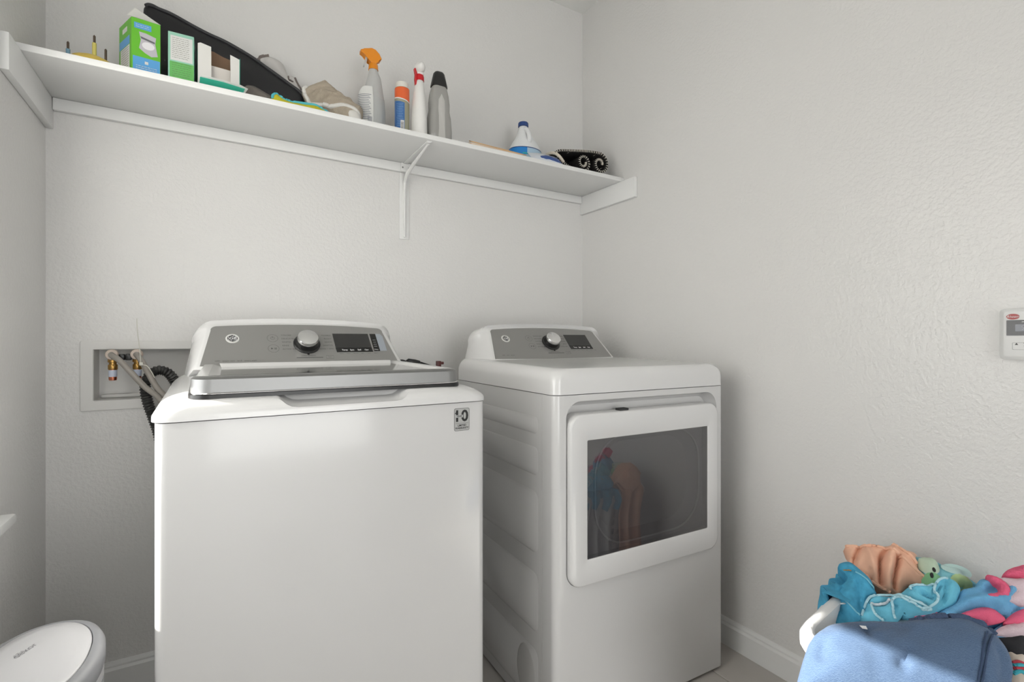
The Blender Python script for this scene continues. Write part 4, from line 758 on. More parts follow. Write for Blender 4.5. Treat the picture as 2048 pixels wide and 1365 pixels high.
def label_patch(mb, c, rx, ry_, a0, a1, prof):
    """curved label on an oval bottle; prof(f)->(z0,z1) along its width"""
    A = wrap(rx, ry_, a0, a1, 20); lo = []; hi = []
    for i, a in enumerate(A):
        z0, z1 = prof(i/20); lo.append((c[0]+rx*math.cos(a), c[1]+ry_*math.sin(a), z0)); hi.append((c[0]+rx*math.cos(a), c[1]+ry_*math.sin(a), z1))
    n = len(A); return mb.add(lo+hi, [(i, i+1, n+i+1, n+i) for i in range(n-1)])
lb = label_patch(MB(), (0, 0), 0.0516, 0.0356, math.radians(186), math.radians(266), lambda f: (0.018, 0.130+0.036*math.sin(min(1, f*1.6)*PI/2) - (0.03 if f > 0.97 else 0))).build('paper_label', MATS['white print'], sb)
sp = MB()
for i in range(15):
    z = 0.135 - i*0.0062
    label_patch(sp, (0, 0), 0.0519, 0.0359, math.radians(192 + (i % 3)), math.radians(258 - (i*7 % 11)), lambda f: (z, z+0.0022))
for i in range(6): label_patch(sp, (0, 0), 0.0520, 0.0360, math.radians(244+i*3), math.radians(245.6+i*3), lambda f: (0.030, 0.058))
sp.build('label_print', mat('slate print', (0.20, 0.21, 0.25), 0.6), lb, smooth=0)

cn = thing('polish_canister', 'slim canister with orange top band, blue label and white lid', 'canister', (0.602, -0.200, ZS))
MB().lathe([(0.0001, 0), (0.0245, 0), (0.0265, 0.003), (0.0265, 0.182), (0.0255, 0.186), (0.0001, 0.186)], 32).build('can', mat('olive clear plastic', (0.34, 0.33, 0.24), 0.25), cn)
MB().lathe([(0.0001, 0.1862), (0.0245, 0.1862), (0.0240, 0.203), (0.0225, 0.2065), (0.0001, 0.2075)], 32).build('lid', mat('cream plastic', (0.74, 0.72, 0.66), 0.4), cn)
label_patch(MB(), (0, 0), 0.0268, 0.0268, math.radians(150), math.radians(390), lambda f: (0.140-0.024*f+0.012, 0.184)).build('orange_label', mat('orange red print', (0.74, 0.13, 0.035), 0.35), cn)
label_patch(MB(), (0, 0), 0.0270, 0.0270, math.radians(150), math.radians(390), lambda f: (0.140-0.024*f+0.009, 0.140-0.024*f+0.0125)).build('label_stripe', M_INKWHITE, cn)
bl_ = label_patch(MB(), (0, 0), 0.0268, 0.0268, math.radians(150), math.radians(272), lambda f: (0.004, 0.139-0.012*f)).build('blue_label', mat('blue label print', (0.045, 0.14, 0.36), 0.35), cn)
pr = MB()
for i in range(14):
    z = 0.122-i*0.0062; label_patch(pr, (0, 0), 0.0271, 0.0271, math.radians(205+(i % 4)*2), math.radians(262-(i*5 % 9)), lambda f: (z, z+0.0012))
pr.build('label_print', mat('pale blue print', (0.25, 0.40, 0.60), 0.5), bl_, smooth=0)
label_patch(MB(), (0, 0), 0.0272, 0.0272, math.radians(240), math.radians(268), lambda f: (0.006, 0.062)).build('barcode_panel', MATS['white print'], bl_)
bc = MB()
for i in range(9): label_patch(bc, (0, 0), 0.0274, 0.0274, math.radians(243), math.radians(264), lambda f: (0.012+i*0.005, 0.0142+i*0.005))
bc.build('barcode', M_INK, bl_, smooth=0)

M_WHITEP = mat('white bottle plastic', (0.78, 0.77, 0.75), 0.35); M_RED = mat('red plastic', (0.55, 0.012, 0.02), 0.35)
wb = thing('white_spray_bottle', 'white cone-shaped spray bottle with red collar and trigger', 'spray bottle', (0.659, -0.222, ZS))
oval_stack([(0, 0, 0, 0.026, 0.040), (0, 0, 0.003, 0.029, 0.043), (0, 0, 0.070, 0.0275, 0.042), (0, 0, 0.130, 0.024, 0.036), (0.001, 0, 0.175, 0.020, 0.026), (0.002, 0, 0.215, 0.016, 0.0175), (0.003, 0, 0.222, 0.014, 0.014)]).build('body', M_WHITEP, wb)
oval_stack([(0.003, 0, 0.2222, 0.0165, 0.0165), (0.003, 0, 0.236, 0.0165, 0.0165), (0.003, 0, 0.2445, 0.0140, 0.0140)]).build('collar', M_RED, wb)
MB().sphere((0.002, -0.004, 0.268), 0.0185, 0.032, 0.0215, 24, 14).sphere((0.004, 0.0, 0.252), 0.0155, 0.018, 0.014, 20, 10).build('trigger_head', M_WHITEP, wb, smooth=60)
MB().prism([(-0.016, 0.263), (-0.010, 0.245), (-0.012, 0.225), (-0.011, 0.204), (-0.0155, 0.202), (-0.018, 0.225), (-0.015, 0.243), (-0.020, 0.262)], -0.010, 0.004, lambda x, y, h: (x, h, y), bevel=0.001).build('trigger', M_RED, wb)

M_SMOKE = mat('clear grey plastic', (0.46, 0.45, 0.43), 0.16, trans=0.35, coat=0.5)
gb = thing('grey_bottle', 'clear grey shouldered bottle with a tall black cap', 'bottle', (0.739, -0.222, ZS))
def rsec(z, w, d, r): return [(x, y, z) for x, y in rr(w, d, r, 8)]
MB().loft([rsec(0.0, 0.086, 0.056, 0.020), rsec(0.004, 0.093, 0.062, 0.022), rsec(0.05, 0.095, 0.063, 0.022), rsec(0.10, 0.088, 0.060, 0.022), rsec(0.125, 0.078, 0.056, 0.020), rsec(0.155, 0.080, 0.056, 0.022), rsec(0.185, 0.074, 0.052, 0.022), rsec(0.212, 0.062, 0.046, 0.020), rsec(0.217, 0.056, 0.042, 0.018)]).build('body', M_SMOKE, gb, smooth=50)
MB().loft([[(x, -0.0225-0.009*f, z) for x, z, f in [(-0.014, 0.01, 1), (0.014, 0.01, 1), (0.014, 0.12, 0.62), (0.013, 0.16, 0.6), (0.0, 0.185, 0.45), (-0.013, 0.16, 0.6), (-0.014, 0.12, 0.62)]], [(x, -0.024-0.009*f, z) for x, z, f in [(-0.012, 0.012, 1), (0.012, 0.012, 1), (0.012, 0.12, 0.62), (0.011, 0.158, 0.6), (0.0, 0.182, 0.45), (-0.011, 0.158, 0.6), (-0.012, 0.12, 0.62)]]]).build('front_band', mat('pale grey plastic', (0.50, 0.49, 0.47), 0.25), gb)
MB().loft([rsec(0.2172, 0.064, 0.046, 0.020), rsec(0.222, 0.064, 0.046, 0.020), rsec(0.250, 0.052, 0.040, 0.019), rsec(0.268, 0.044, 0.034, 0.0165), rsec(0.2745, 0.034, 0.026, 0.0125), rsec(0.2765, 0.018, 0.014, 0.0065)]).build('cap', M_BLACK, gb, smooth=50)

# two stirring sticks
M_WOOD = mat('bare pine stick', (0.62, 0.40, 0.20), 0.6, var=(40, 0.12))
tag(MB().box(-0.125, 0.125, -0.0125, 0.0125, 0, 0.004, r=0.0008).build('wooden_stick', M_WOOD, None, (0.968, -0.2760, ZS+0.0135), (math.radians(24), math.radians(0.8), math.radians(1.2))), 'flat bare wooden stick lying uppermost near the shelf edge', 'stick', 'wooden stir sticks')
tag(MB().box(-0.115, 0.115, -0.0125, 0.0125, 0, 0.004, r=0.0008).build('wooden_stick', mat('pale pine stick', (0.70, 0.52, 0.36), 0.6, var=(40, 0.1)), None, (0.955, -0.2820, ZS+0.0055), (math.radians(22), 0, math.radians(0.5))), 'pale flat wooden stick lying beneath the other stick', 'stick', 'wooden stir sticks')

# bleach jug
M_JUG = mat('white jug plastic', (0.76, 0.77, 0.78), 0.35); M_NAVY = mat('navy cap plastic', (0.012, 0.05, 0.20), 0.4)
jb = thing('bleach_jug', 'white plastic jug with navy cap and blue wrap label', 'jug', (1.173, -0.150, ZS))
oval_stack([(0, 0, 0, 0.068, 0.050), (0, 0, 0.004, 0.073, 0.054), (0, 0, 0.085, 0.074, 0.055), (0, 0, 0.092, 0.0725, 0.054), (-0.001, 0, 0.110, 0.0620, 0.048), (-0.003, 0, 0.130, 0.046, 0.040), (-0.006, 0, 0.150, 0.034, 0.031), (-0.009, 0, 0.168, 0.026, 0.025), (-0.010, 0, 0.182, 0.0205, 0.0205), (-0.010, 0, 0.187, 0.018, 0.018)]).build('body', M_JUG, jb, smooth=60)
MB().lathe([(0.0001, 0.1872), (0.0225, 0.1872), (0.0225, 0.202), (0.0205, 0.2055), (0.0001, 0.2065)], 30, (-0.010, 0, 0)).build('cap', M_NAVY, jb)
MB().tube(spline([(-0.006, -0.040, 0.108), (-0.010, -0.050, 0.125), (-0.012, -0.044, 0.150), (-0.011, -0.028, 0.168)], 8), [0.010]*25, 12).build('handle', M_JUG, jb)
lbj = label_patch(MB(), (0, 0), 0.0752, 0.0562, math.radians(150), math.radians(390), lambda f: (0.004, 0.083)).build('wrap_label', mat('pale blue label', (0.42, 0.58, 0.72), 0.35), jb)
label_patch(MB(), (0, 0), 0.0756, 0.0566, math.radians(150), math.radians(252), lambda f: (0.030+0.02*f, 0.080)).build('blue_swoosh', mat('strong blue print', (0.012, 0.22, 0.62), 0.35), lbj)
label_patch(MB(), (0, 0), 0.0757, 0.0567, math.radians(150), math.radians(390), lambda f: (0.080, 0.0835)).build('navy_stripe', M_NAVY, lbj)
label_patch(MB(), (0, 0), 0.0758, 0.0568, math.radians(236), math.radians(300), lambda f: (0.052, 0.058)).build('teal_stripe', mat('teal print', (0.03, 0.40, 0.42), 0.35), lbj)
jp = MB()
for i in range(5): label_patch(jp, (0, 0), 0.0760, 0.0570, math.radians(296+i*5), math.radians(299+i*5), lambda f: (0.040-i*0.002, 0.050-i*0.003))
jp.build('label_marks', M_NAVY, lbj, smooth=0)

# soft packet near the edge
pk = thing('foil_packet', 'crumpled white packet with dark blue print in front of the jug', 'packet', (1.198, -0.262, ZS+0.012), math.radians(-3)); pk.rotation_euler.x = math.radians(42); pk.scale = (1, 1.25, 1.2)
pm = MB(); gx, gy = 20, 8
vv = []; 
for side in (1, -1):
    for j in range(gy+1):
        for i in range(gx+1):
            u, v = i/gx, j/gy
            e = (math.sin(PI*u)**0.5)*(math.sin(PI*v)**0.5)
            z = 0.009 + side*0.0085*e + 0.002*noise.noise(Vector((u*6, v*4, side)))*e + 0.008*u*(1-u)
            vv.append(((u-0.5)*0.150, (v-0.5)*0.050, max(z, 0.0003)))
n1 = (gx+1)*(gy+1); ff_ = []
for s_ in (0, 1):
    for j in range(gy):
        for i in range(gx):
            a = s_*n1 + j*(gx+1)+i; f_ = (a, a+1, a+gx+2, a+gx+1); ff_.append(f_ if s_ == 0 else f_[::-1])
pm.add(vv, ff_); pm.build('pouch', mat('white foil', (0.66, 0.70, 0.76), 0.3), pk, smooth=60)
pp = MB()
for side in (1,):
    vs2 = [(x*0.80+0.010, y*0.62-0.006, z+0.0022) for x, y, z in vv[:n1]]
    pp.add(vs2, [f_ for f_ in ff_ if max(f_) < n1])
pp.build('print_patch', mat('dark blue foil', (0.03, 0.075, 0.26), 0.35), pk, smooth=60)

# rolled mat: one woven strip folded flat with two curls, seen end on
mr = thing('rolled_mat', 'rolled black woven mat with white stitched edges at the shelf end', 'mat', (1.402, -0.150, ZS))
path = [(0.100 + (0.012+0.036*t)*math.cos(2*PI*1.25*t), 0.0545 + (0.012+0.036*t)*math.sin(2*PI*1.25*t)) for t in [i/40 for i in range(41)]]
path += [(0.060, 0.101), (0.0, 0.094), (-0.070, 0.082), (-0.120, 0.073), (-0.142, 0.064), (-0.146, 0.052), (-0.132, 0.040), (-0.105, 0.022), (-0.070, 0.010), (-0.030, 0.008)]
path += [(0.004 + (0.036-0.024*t)*math.cos(-PI/2+2*PI*1.3*t), 0.044 + (0.036-0.024*t)*math.sin(-PI/2+2*PI*1.3*t)) for t in [i/34 for i in range(35)]]
path = [tuple(p[:2]) for p in spline([(a, b, 0) for a, b in path], 2)]
half = 0.115; th = 0.0045
def ribbon(path, y0, y1, th):
    P = [Vector((a, b, 0)) for a, b in path]; A = []; B = []
    for i, p in enumerate(P):
        t = (P[min(i+1, len(P)-1)]-P[max(i-1, 0)]).normalized(); nn = Vector((-t.y, t.x, 0))
        A.append(p+nn*th); B.append(p-nn*th)
    loop = A + B[::-1]
    return MB().loft([[(q_.x, y, max(q_.y, 0.0006)) for q_ in loop] for y in (y0, y1)])
M_MAT = mat('black woven mat', (0.018, 0.016, 0.015), 0.8, bump=(160, 1.0, 0.004))
mt = ribbon(path, -half, half, th)
mt.build('mat_sheet', M_MAT, mr, smooth=40)
stt = MB(); acc = 0
for i in range(0, len(path)-1):
    a = Vector((*path[i], 0)); b_ = Vector((*path[i+1], 0)); L_ = (b_-a).length
    k = 1 if (i % 3 == 0 or L_ > 0.012) else 0; k = max(k, int(L_/0.008))
    for j in range(k):
        c_ = a.lerp(b_, (j+0.5)/k); t = (b_-a).normalized(); nn = Vector((-t.y, t.x, 0)); acc += 1
        w_ = nn*0.0043; l_ = t*0.0013 + nn*0.0006
        cz = max(c_.y, 0.006)
        stt.loft([[(c_.x+sx*w_.x+sy*l_.x, -half-0.0012, cz+sx*w_.y+sy*l_.y) for sx, sy in ((-1, -1), (1, -1), (1, 1), (-1, 1))], [(c_.x+sx*w_.x+sy*l_.x, -half+0.006, cz+sx*w_.y*1.12+sy*l_.y) for sx, sy in ((-1, -1), (1, -1), (1, 1), (-1, 1))]])
sto = stt.build('edge_stitching', mat('white cotton stitch', (0.70, 0.66, 0.58), 0.8), mr, smooth=0); sto['kind'] = 'stuff'
rnd = random.Random(4); fleck = MB()
for i in range(46):
    k = rnd.randrange(30, 100); k = min(k, len(path)-2)
    a = Vector((*path[k], 0)); b_ = Vector((*path[k+1], 0)); t = (b_-a).normalized(); nn = Vector((-t.y, t.x, 0))
    for sg in (1, -1):
        c_ = a.lerp(b_, rnd.random()) + nn*sg*(th+0.0005); y = rnd.uniform(-half+0.01, half-0.01)
        if c_.y < 0.004: continue
        fleck.loft([[(c_.x+sx*t.x*0.0012, y+sy*0.006, c_.y+sx*t.y*0.0012) for sx, sy in ((-1, -1), (1, -1), (1, 1), (-1, 1))], [(c_.x+sx*t.x*0.0012+nn.x*sg*0.0006, y+sy*0.006, c_.y+sx*t.y*0.0012+nn.y*sg*0.0006) for sx, sy in ((-1, -1), (1, -1), (1, 1), (-1, 1))]])
fk = fleck.build('weave_flecks', MATS['white cotton stitch'], mr, smooth=0); fk['kind'] = 'stuff'
MB().tube(spline([(-0.156, -0.06, 0.066), (-0.152, -0.10, 0.060), (-0.136, -0.121, 0.044), (-0.112, -0.123, 0.020)], 6), 0.0065, 8).build('binding_tape', mat('cream tape', (0.60, 0.54, 0.45), 0.8), mr)
# ------------------------------------------------------------------ cloth
import numpy as np
def seg_dist(P, line):
    """distance of each point of P (n,2) to a polyline"""
    best = np.full(len(P), 1e9)
    L = np.array(line)
    for a, b in zip(L[:-1], L[1:]):
        d = b-a; q = max(float(d@d), 1e-12)
        t = np.clip(((P-a)@d)/q, 0, 1)
        best = np.minimum(best, np.hypot(*(P-a-t[:, None]*d).T))
    return best
def frame_of(key):
    T = CLOTH[key]; n = Vector(T['n']).normalized(); ex = Vector((0, 0, 1)).cross(n).normalized(); ey = n.cross(ex)
    M = Matrix((ex, ey, n)).transposed().to_4x4(); M.translation = Vector(T['o']); return M
def puff(name, out, m, parent=None, M=None, h=0.02, r=0.02, depth=0.02, res=0.006, ridges=(), valleys=(), amp=0.008, wid=0.009, vamp=None, wrinkle=0.002, wscale=30, lift=0.0, fine=0.0, smooth_k=5, bend=None):
    """a lump of folded cloth: an outline on its own plane, domed inwards, with raised folds, creases and wrinkles, closed underneath"""
    O = [(p[0], p[1]) for p in spline([(x, y, 0) for x, y in out], smooth_k, True)]
    C_ = []
    for p in O:
        if not C_ or math.hypot(p[0]-C_[-1][0], p[1]-C_[-1][1]) > 0.0008: C_.append(p)
    O = C_; A = np.array(O)
    if np.sum(A[:, 0]*np.roll(A[:, 1], -1) - np.roll(A[:, 0], -1)*A[:, 1]) < 0: O = O[::-1]; A = A[::-1]
    x0, y0 = A.min(0); x1, y1 = A.max(0); pts = []
    rows = int((y1-y0)/(res*0.87))+1
    for j in range(rows):
        for i in range(int((x1-x0)/res)+2):
            pts.append((x0+(i+0.5*(j % 2))*res, y0+j*res*0.87))
    Q = np.array(pts); x, y = Q[:, 0], Q[:, 1]; ins = np.zeros(len(Q), bool)
    for (ax, ay), (bx_, by_) in zip(A, np.roll(A, -1, 0)):
        c_ = ((ay > y) != (by_ > y)); 
        with np.errstate(divide='ignore', invalid='ignore'):
            ins ^= c_ & (x < (bx_-ax)*(y-ay)/(by_-ay)+ax)
    Q = Q[ins]; dB = seg_dist(Q, O+O[:1]); Q = Q[dB > res*0.45]; 
    n = len(O); allp = [Vector(p) for p in O] + [Vector(p) for p in Q.tolist()]
    vs_, _, fs_, ov, _, _ = delaunay_2d_cdt(allp, [(i, (i+1) % n) for i in range(n)], [list(range(n))], 1, 1e-6)
    V = np.array([v[:] for v in vs_]); d = seg_dist(V, O+O[:1])
    z = h*(1-np.exp(-d/r)); e = 1-np.exp(-d/(0.3*r))
    for l in ridges: z += amp*np.exp(-(seg_dist(V, [tuple(p[:2]) for p in spline([(a, b, 0) for a, b in l], 4)])/wid)**2)*(0.1+0.9*e)
    for l in valleys: z -= (vamp or amp)*np.exp(-(seg_dist(V, [tuple(p[:2]) for p in spline([(a, b, 0) for a, b in l], 4)])/(wid*0.6))**2)*e
    for i in range(len(V)):
        p = Vector((V[i, 0]*wscale, V[i, 1]*wscale, 0.7*len(out)))
        z[i] += e[i]*wrinkle*(noise.noise(p) + 0.5*noise.noise(p*2.3))
        if fine: z[i] += fine*noise.noise(p*9)
    if bend: z += np.array([bend(a, b) for a, b in V])
    idx = {}
    for k, o_ in enumerate(ov):
        for q in o_:
            if q < n: idx[q] = k
    loop = [idx[i] for i in range(n) if i in idx]
    N = len(V); cx, cy = V.mean(0)
    verts = [(V[i, 0], V[i, 1], z[i]+lift) for i in range(N)]
    verts += [(V[i, 0]+(V[i, 0]-cx)*0.02, V[i, 1]+(V[i, 1]-cy)*0.02, (bend(V[i, 0], V[i, 1]) if bend else 0)+lift-depth*0.45) for i in loop]
    nl = len(loop)
    verts += [(V[i, 0]+(cx-V[i, 0])*0.06, V[i, 1]+(cy-V[i, 1])*0.06, (bend(V[i, 0], V[i, 1]) if bend else 0)+lift-depth) for i in range(N)]
    fs = [tuple(f) for f in fs_]
    for i in range(nl):
        j = (i+1) % nl
        fs.append((loop[j], loop[i], N+i, N+j)); fs.append((N+j, N+i, N+nl+loop[i], N+nl+loop[j]))
    fs += [tuple(N+nl+k for k in reversed(f)) for f in fs_]
    o = MB().add(verts, fs).build(name, m, parent, smooth=70)
    if M is not None and parent is None: o.matrix_world = M
    return o
def height_on(o, pts, off=0.001):
    """lay a 2D line on the top of a puffed cloth"""
    me = o.data; V = np.array([v.co[:] for v in me.vertices]); out = []
    for a, b in pts:
        d = (V[:, 0]-a)**2+(V[:, 1]-b)**2; near = np.argsort(d)[:6]
        out.append((a, b, float(V[near, 2].max())+off))
    return out
def hem(o, pts, r, m, name='hem', k=8, off=0.0):
    L = [(p[0], p[1]) for p in spline([(a, b, 0) for a, b in pts], k)]
    return MB().tube(height_on(o, L, off), r, 8).build(name, m, o)

# cloths on the shelf
M_BAG = mat('black nylon', (0.012, 0.012, 0.014), 0.55, bump=(300, 0.15, 0.001))
T = CLOTH['bag']
bag = puff('black_bag', T['out'], M_BAG, None, frame_of('bag'), h=0.010, r=0.012, depth=0.022, res=0.010, wrinkle=0.0015, wscale=14)
tag(bag, 'large flat black fabric bag leaning on the wall behind the cartons', 'bag')
MB().tube([(p[0], p[1], 0.004) for p in spline([(a, b, 0) for a, b in T['out'][1:14]], 6)], 0.0058, 10).build('piping', mat('charcoal piping', (0.03, 0.03, 0.034), 0.5), bag)
T = CLOTH['white']
M_WCLOTH = mat('off-white knit', (0.60, 0.58, 0.56), 0.9, bump=(500, 0.3, 0.001), var=(18, 0.08)); M_TAUPE = mat('taupe binding', (0.20, 0.17, 0.155), 0.9)
wc = puff('white_knit_cloth', T['out'], M_WCLOTH, None, frame_of('white'), h=0.022, r=0.022, depth=0.03, res=0.006, ridges=T['ridge'], valleys=T['valley'], amp=0.009, wid=0.010, wrinkle=0.003)
tag(wc, 'bunched off-white cloth with taupe edge behind the black bag', 'cloth')
hem(wc, T['dark'], 0.006, M_TAUPE, 'taupe_edge', off=-0.002); hem(wc, T['valley'][0], 0.0025, M_TAUPE, 'taupe_edge', off=0.001); hem(wc, T['ridge'][1], 0.004, M_TAUPE, 'taupe_edge', off=-0.001)
T = CLOTH['grey']
tag(puff('grey_rag', T['out'], mat('grey fleece', (0.14, 0.125, 0.11), 0.95, bump=(300, 0.5, 0.002), var=(25, 0.3)), None, frame_of('grey'), h=0.014, r=0.012, depth=0.02, ridges=T['ridge'], valleys=T['valley'], amp=0.005, wid=0.006, wrinkle=0.003), 'grey brown rag tucked between dispenser carton and the blue cloth', 'rag')
T = CLOTH['blue']
M_YC = mat('yellow green mesh cloth', (0.52, 0.47, 0.02), 0.8, bump=(400, 0.6, 0.001), var=(120, 0.3)); M_TQ = mat('turquoise binding', (0.09, 0.48, 0.56), 0.8)
bc_ = puff('mesh_cloth', T['out'], M_YC, None, frame_of('blue'), h=0.008, r=0.008, depth=0.012, wrinkle=0.002)
tag(bc_, 'yellow mesh cloth with turquoise edge lying at the shelf front', 'cloth'); hem(bc_, T['hem'], 0.0045, M_TQ, 'turquoise_edge', off=-0.001)
T = CLOTH['tan']
M_TAN = mat('tan terry', (0.42, 0.36, 0.285), 0.95, bump=(420, 0.9, 0.003), var=(60, 0.16)); M_HEMW = mat('white cotton hem', (0.68, 0.665, 0.63), 0.85, bump=(300, 0.2, 0.001))
tn = puff('tan_towel', T['out'], M_TAN, None, frame_of('tan'), h=0.030, r=0.020, depth=0.035, res=0.005, ridges=T['ridge'], valleys=T['valley'], amp=0.011, wid=0.011, vamp=0.012, wrinkle=0.003, fine=0.0012)
tag(tn, 'crumpled tan terry towel with white hem beside the spray bottle', 'towel')
hem(tn, T['hemleft'], 0.0065, M_HEMW, off=-0.002); hem(tn, T['hem'], 0.0075, M_HEMW, off=-0.003)
puff('hem_corner', T['hemdrop'], M_HEMW, tn, h=0.010, r=0.006, depth=0.01, res=0.004, wrinkle=0.002, lift=0.022)

# ------------------------------------------------------------------ laundry basket
lbk = thing('laundry_basket', 'white plastic laundry basket heaped with clothes by the right wall', 'basket', (1.304, -1.582, 0), math.radians(9))
M_BASK = mat('white basket plastic', (0.80, 0.80, 0.80), 0.35)
BW, BD, BH = 0.510, 0.405, 0.485
N_ = 64
def per(w, d, r, n=N_):
    """n points evenly spaced round a rounded rectangle"""
    P = rr(w, d, r, 10); P.append(P[0]); L = [0]
    for a, b in zip(P, P[1:]): L.append(L[-1]+math.hypot(b[0]-a[0], b[1]-a[1]))
    out = []; k = 0
    for i in range(n):
        s = L[-1]*i/n
        while L[k+1] < s: k += 1
        f = (s-L[k])/max(L[k+1]-L[k], 1e-9); out.append((P[k][0]+(P[k+1][0]-P[k][0])*f, P[k][1]+(P[k+1][1]-P[k][1])*f))
    return out
NC = 48; sub = 3            # columns of holes, each cell is hole + two ribs
def ring_at(z, off=0.0):
    f = 0.80+0.20*z/BH
    return [(x, y, z) for x, y in per(BW*f-2*off, BD*f-2*off, 0.085*f, NC*2)]
zs = [0.0, 0.03]
while zs[-1] < BH-0.075: zs += [zs[-1]+0.024, zs[-1]+0.024+0.012]
zs += [BH-0.045, BH]
V = []; F = []
for z in zs: V += ring_at(z)
nn_ = NC*2
for k in range(len(zs)-1):
    for i in range(nn_):
        hole = (1 <= k < len(zs)-3) and (k % 2 == 1) and (i % 2 == 0)
        if not hole: F.append((k*nn_+i, k*nn_+(i+1) % nn_, (k+1)*nn_+(i+1) % nn_, (k+1)*nn_+i))
F.append(tuple(reversed(range(nn_))))
bas = MB().add(V, F).build('lattice', M_BASK, lbk, smooth=40)
sd = bas.modifiers.new('thickness', 'SOLIDIFY'); sd.thickness = 0.003; sd.offset = -1
rp = [(x, y, BH) for x, y in per(BW, BD, 0.085, 72)]
rim = MB()
prof = [(-0.004, -0.030), (0.012, -0.024), (0.020, -0.010), (0.020, 0.004), (0.012, 0.014), (0.000, 0.018), (-0.008, 0.012), (-0.006, 0.0), (-0.006, -0.02)]
nr = len(rp); rings = []
for i, p in enumerate(rp):
    a, b = rp[i-1], rp[(i+1) % nr]; t = Vector((b[0]-a[0], b[1]-a[1], 0)).normalized(); o_ = Vector((t.y, -t.x, 0))
    rings.append([tuple(Vector(p)+o_*q[0]+Vector((0, 0, q[1]))) for q in prof])
rings.append(rings[0]); rim.loft(rings, caps=False).build('rim', M_BASK, lbk, smooth=60)

# ------------------------------------------------------------------ laundry
M_ORCL = mat('peach cotton', (0.80, 0.46, 0.32), 0.9, bump=(500, 0.2, 0.0008), var=(26, 0.10), sheen=0.1)
M_DEN = mat('light blue denim', (0.06, 0.33, 0.52), 0.9, bump=(900, 0.5, 0.0008), var=(60, 0.35)); M_AQ = mat('aqua terry', (0.15, 0.50, 0.66), 0.95, bump=(600, 0.6, 0.001), var=(40, 0.18))
M_AQH = mat('pale aqua hem', (0.42, 0.66, 0.74), 0.9, bump=(500, 0.4, 0.001)); M_STW = mat('white stripe terry', (0.66, 0.70, 0.74), 0.95)
M_NAVYC = stripes('heathered navy', (0.055, 0.095, 0.18), (0.12, 0.18, 0.28), 150, 1, distort=4)
M_NAVS = mat('navy seam thread', (0.035, 0.06, 0.12), 0.9)
M_PINK = mat('pink terry', (0.80, 0.13, 0.24), 0.95, bump=(500, 0.9, 0.002)); M_SKY = mat('sky blue terry', (0.16, 0.42, 0.68), 0.95, bump=(500, 0.9, 0.002), var=(30, 0.25)); M_BLUSH = mat('blush white terry', (0.70, 0.55, 0.60), 0.95, bump=(500, 0.9, 0.002), var=(14, 0.12))

# heap of washing that fills the basket under the visible pieces
hp_ = MB().loft([[(x*f, y*f, z) for x, y in per(BW*0.86, BD*0.86, 0.08, 48)] for z, f in ((0.06, 0.86), (0.34, 0.97), (0.425, 0.98), (0.458, 0.84), (0.474, 0.45))])
hp_.v = [(1.304+x*math.cos(0.157)-y*math.sin(0.157), -1.582+x*math.sin(0.157)+y*math.cos(0.157), z) for x, y, z in hp_.v]
tag(hp_.build('white_bed_sheet', mat('white sheet cotton', (0.66, 0.68, 0.70), 0.9, var=(12, 0.1), bump=(20, 0.5, 0.01)), None, smooth=70), 'white sheet stuffed in the basket beneath the coloured laundry', 'sheet')

def garment(key, name, label, cat, m, **kw):
    T = CLOTH[key]
    o = puff(name, T['out'], m, None, frame_of(key), ridges=T.get('ridge', ()), valleys=T.get('valley', ()), **kw)
    return tag(o, label, cat), T
pr_, T = garment('print', 'print_towel', 'aqua printed cotton cloth with pale green and white patches behind peach shirt', 'cloth', mat('aqua print cotton', (0.22, 0.52, 0.60), 0.9, bump=(400, 0.3, 0.001), var=(16, 0.15)), h=0.035, r=0.03, depth=0.05, amp=0.010, wid=0.014)
for (c_, w_, h_, colr) in ((T['patch'][0][0], 0.020, 0.026, (0.52, 0.64, 0.50)), (T['patch'][1][0], 0.030, 0.018, (0.50, 0.68, 0.66)), (T['patch'][2][0], 0.020, 0.014, (0.24, 0.50, 0.26)), (T['patch'][3][0], 0.022, 0.016, (0.46, 0.60, 0.30))):
    R4 = [height_on(pr_, ell(w_*k_, h_*k_, 18, *c_), 0.0012) for k_ in (1, 0.75, 0.5, 0.25)]
    MB().add(sum(R4, []), [(r_*18+i, r_*18+(i+1) % 18, r_*18+18+(i+1) % 18, r_*18+18+i) for r_ in range(3) for i in range(18)] + [tuple(range(54, 72))]).build('print_patch', mat('print %.2f' % colr[0], colr, 0.9), pr_, smooth=80)
for q in T['eye']:
    pts = height_on(pr_, ell(0.0035, 0.006, 12, *q[0]), 0.0024)
    MB().add(pts, [tuple(range(12))]).build('print_spot', M_INKDARK, pr_, smooth=0)
tw_, T = garment('towel', 'beach_towel', 'fluffy pink, blue and white towel crumpled against the right wall', 'towel', M_SKY, h=0.022, r=0.025, depth=0.05, amp=0.013, wid=0.014, vamp=0.016, fine=0.0022, wrinkle=0.006)
puff('white_fold', T['white'], M_BLUSH, tw_, h=0.026, r=0.022, depth=0.02, res=0.007, lift=0.018, wrinkle=0.009, fine=0.002)
puff('pink_fold', T['pinkleaf'], M_PINK, tw_, h=0.020, r=0.014, depth=0.015, res=0.006, lift=0.012, wrinkle=0.007, wscale=45, fine=0.002)
puff('pink_fold', T['pinkleft'], M_PINK, tw_, h=0.012, r=0.010, depth=0.015, res=0.006, lift=0.010, fine=0.001)
puff('pink_fold', T['pinklow'], M_PINK, tw_, h=0.018, r=0.012, depth=0.015, res=0.006, lift=0.010, wrinkle=0.006, wscale=45, fine=0.002)
puff('white_fold', T['whitelow'], M_BLUSH, tw_, h=0.022, r=0.014, depth=0.015, res=0.006, lift=0.012, wrinkle=0.006, wscale=45, fine=0.002)
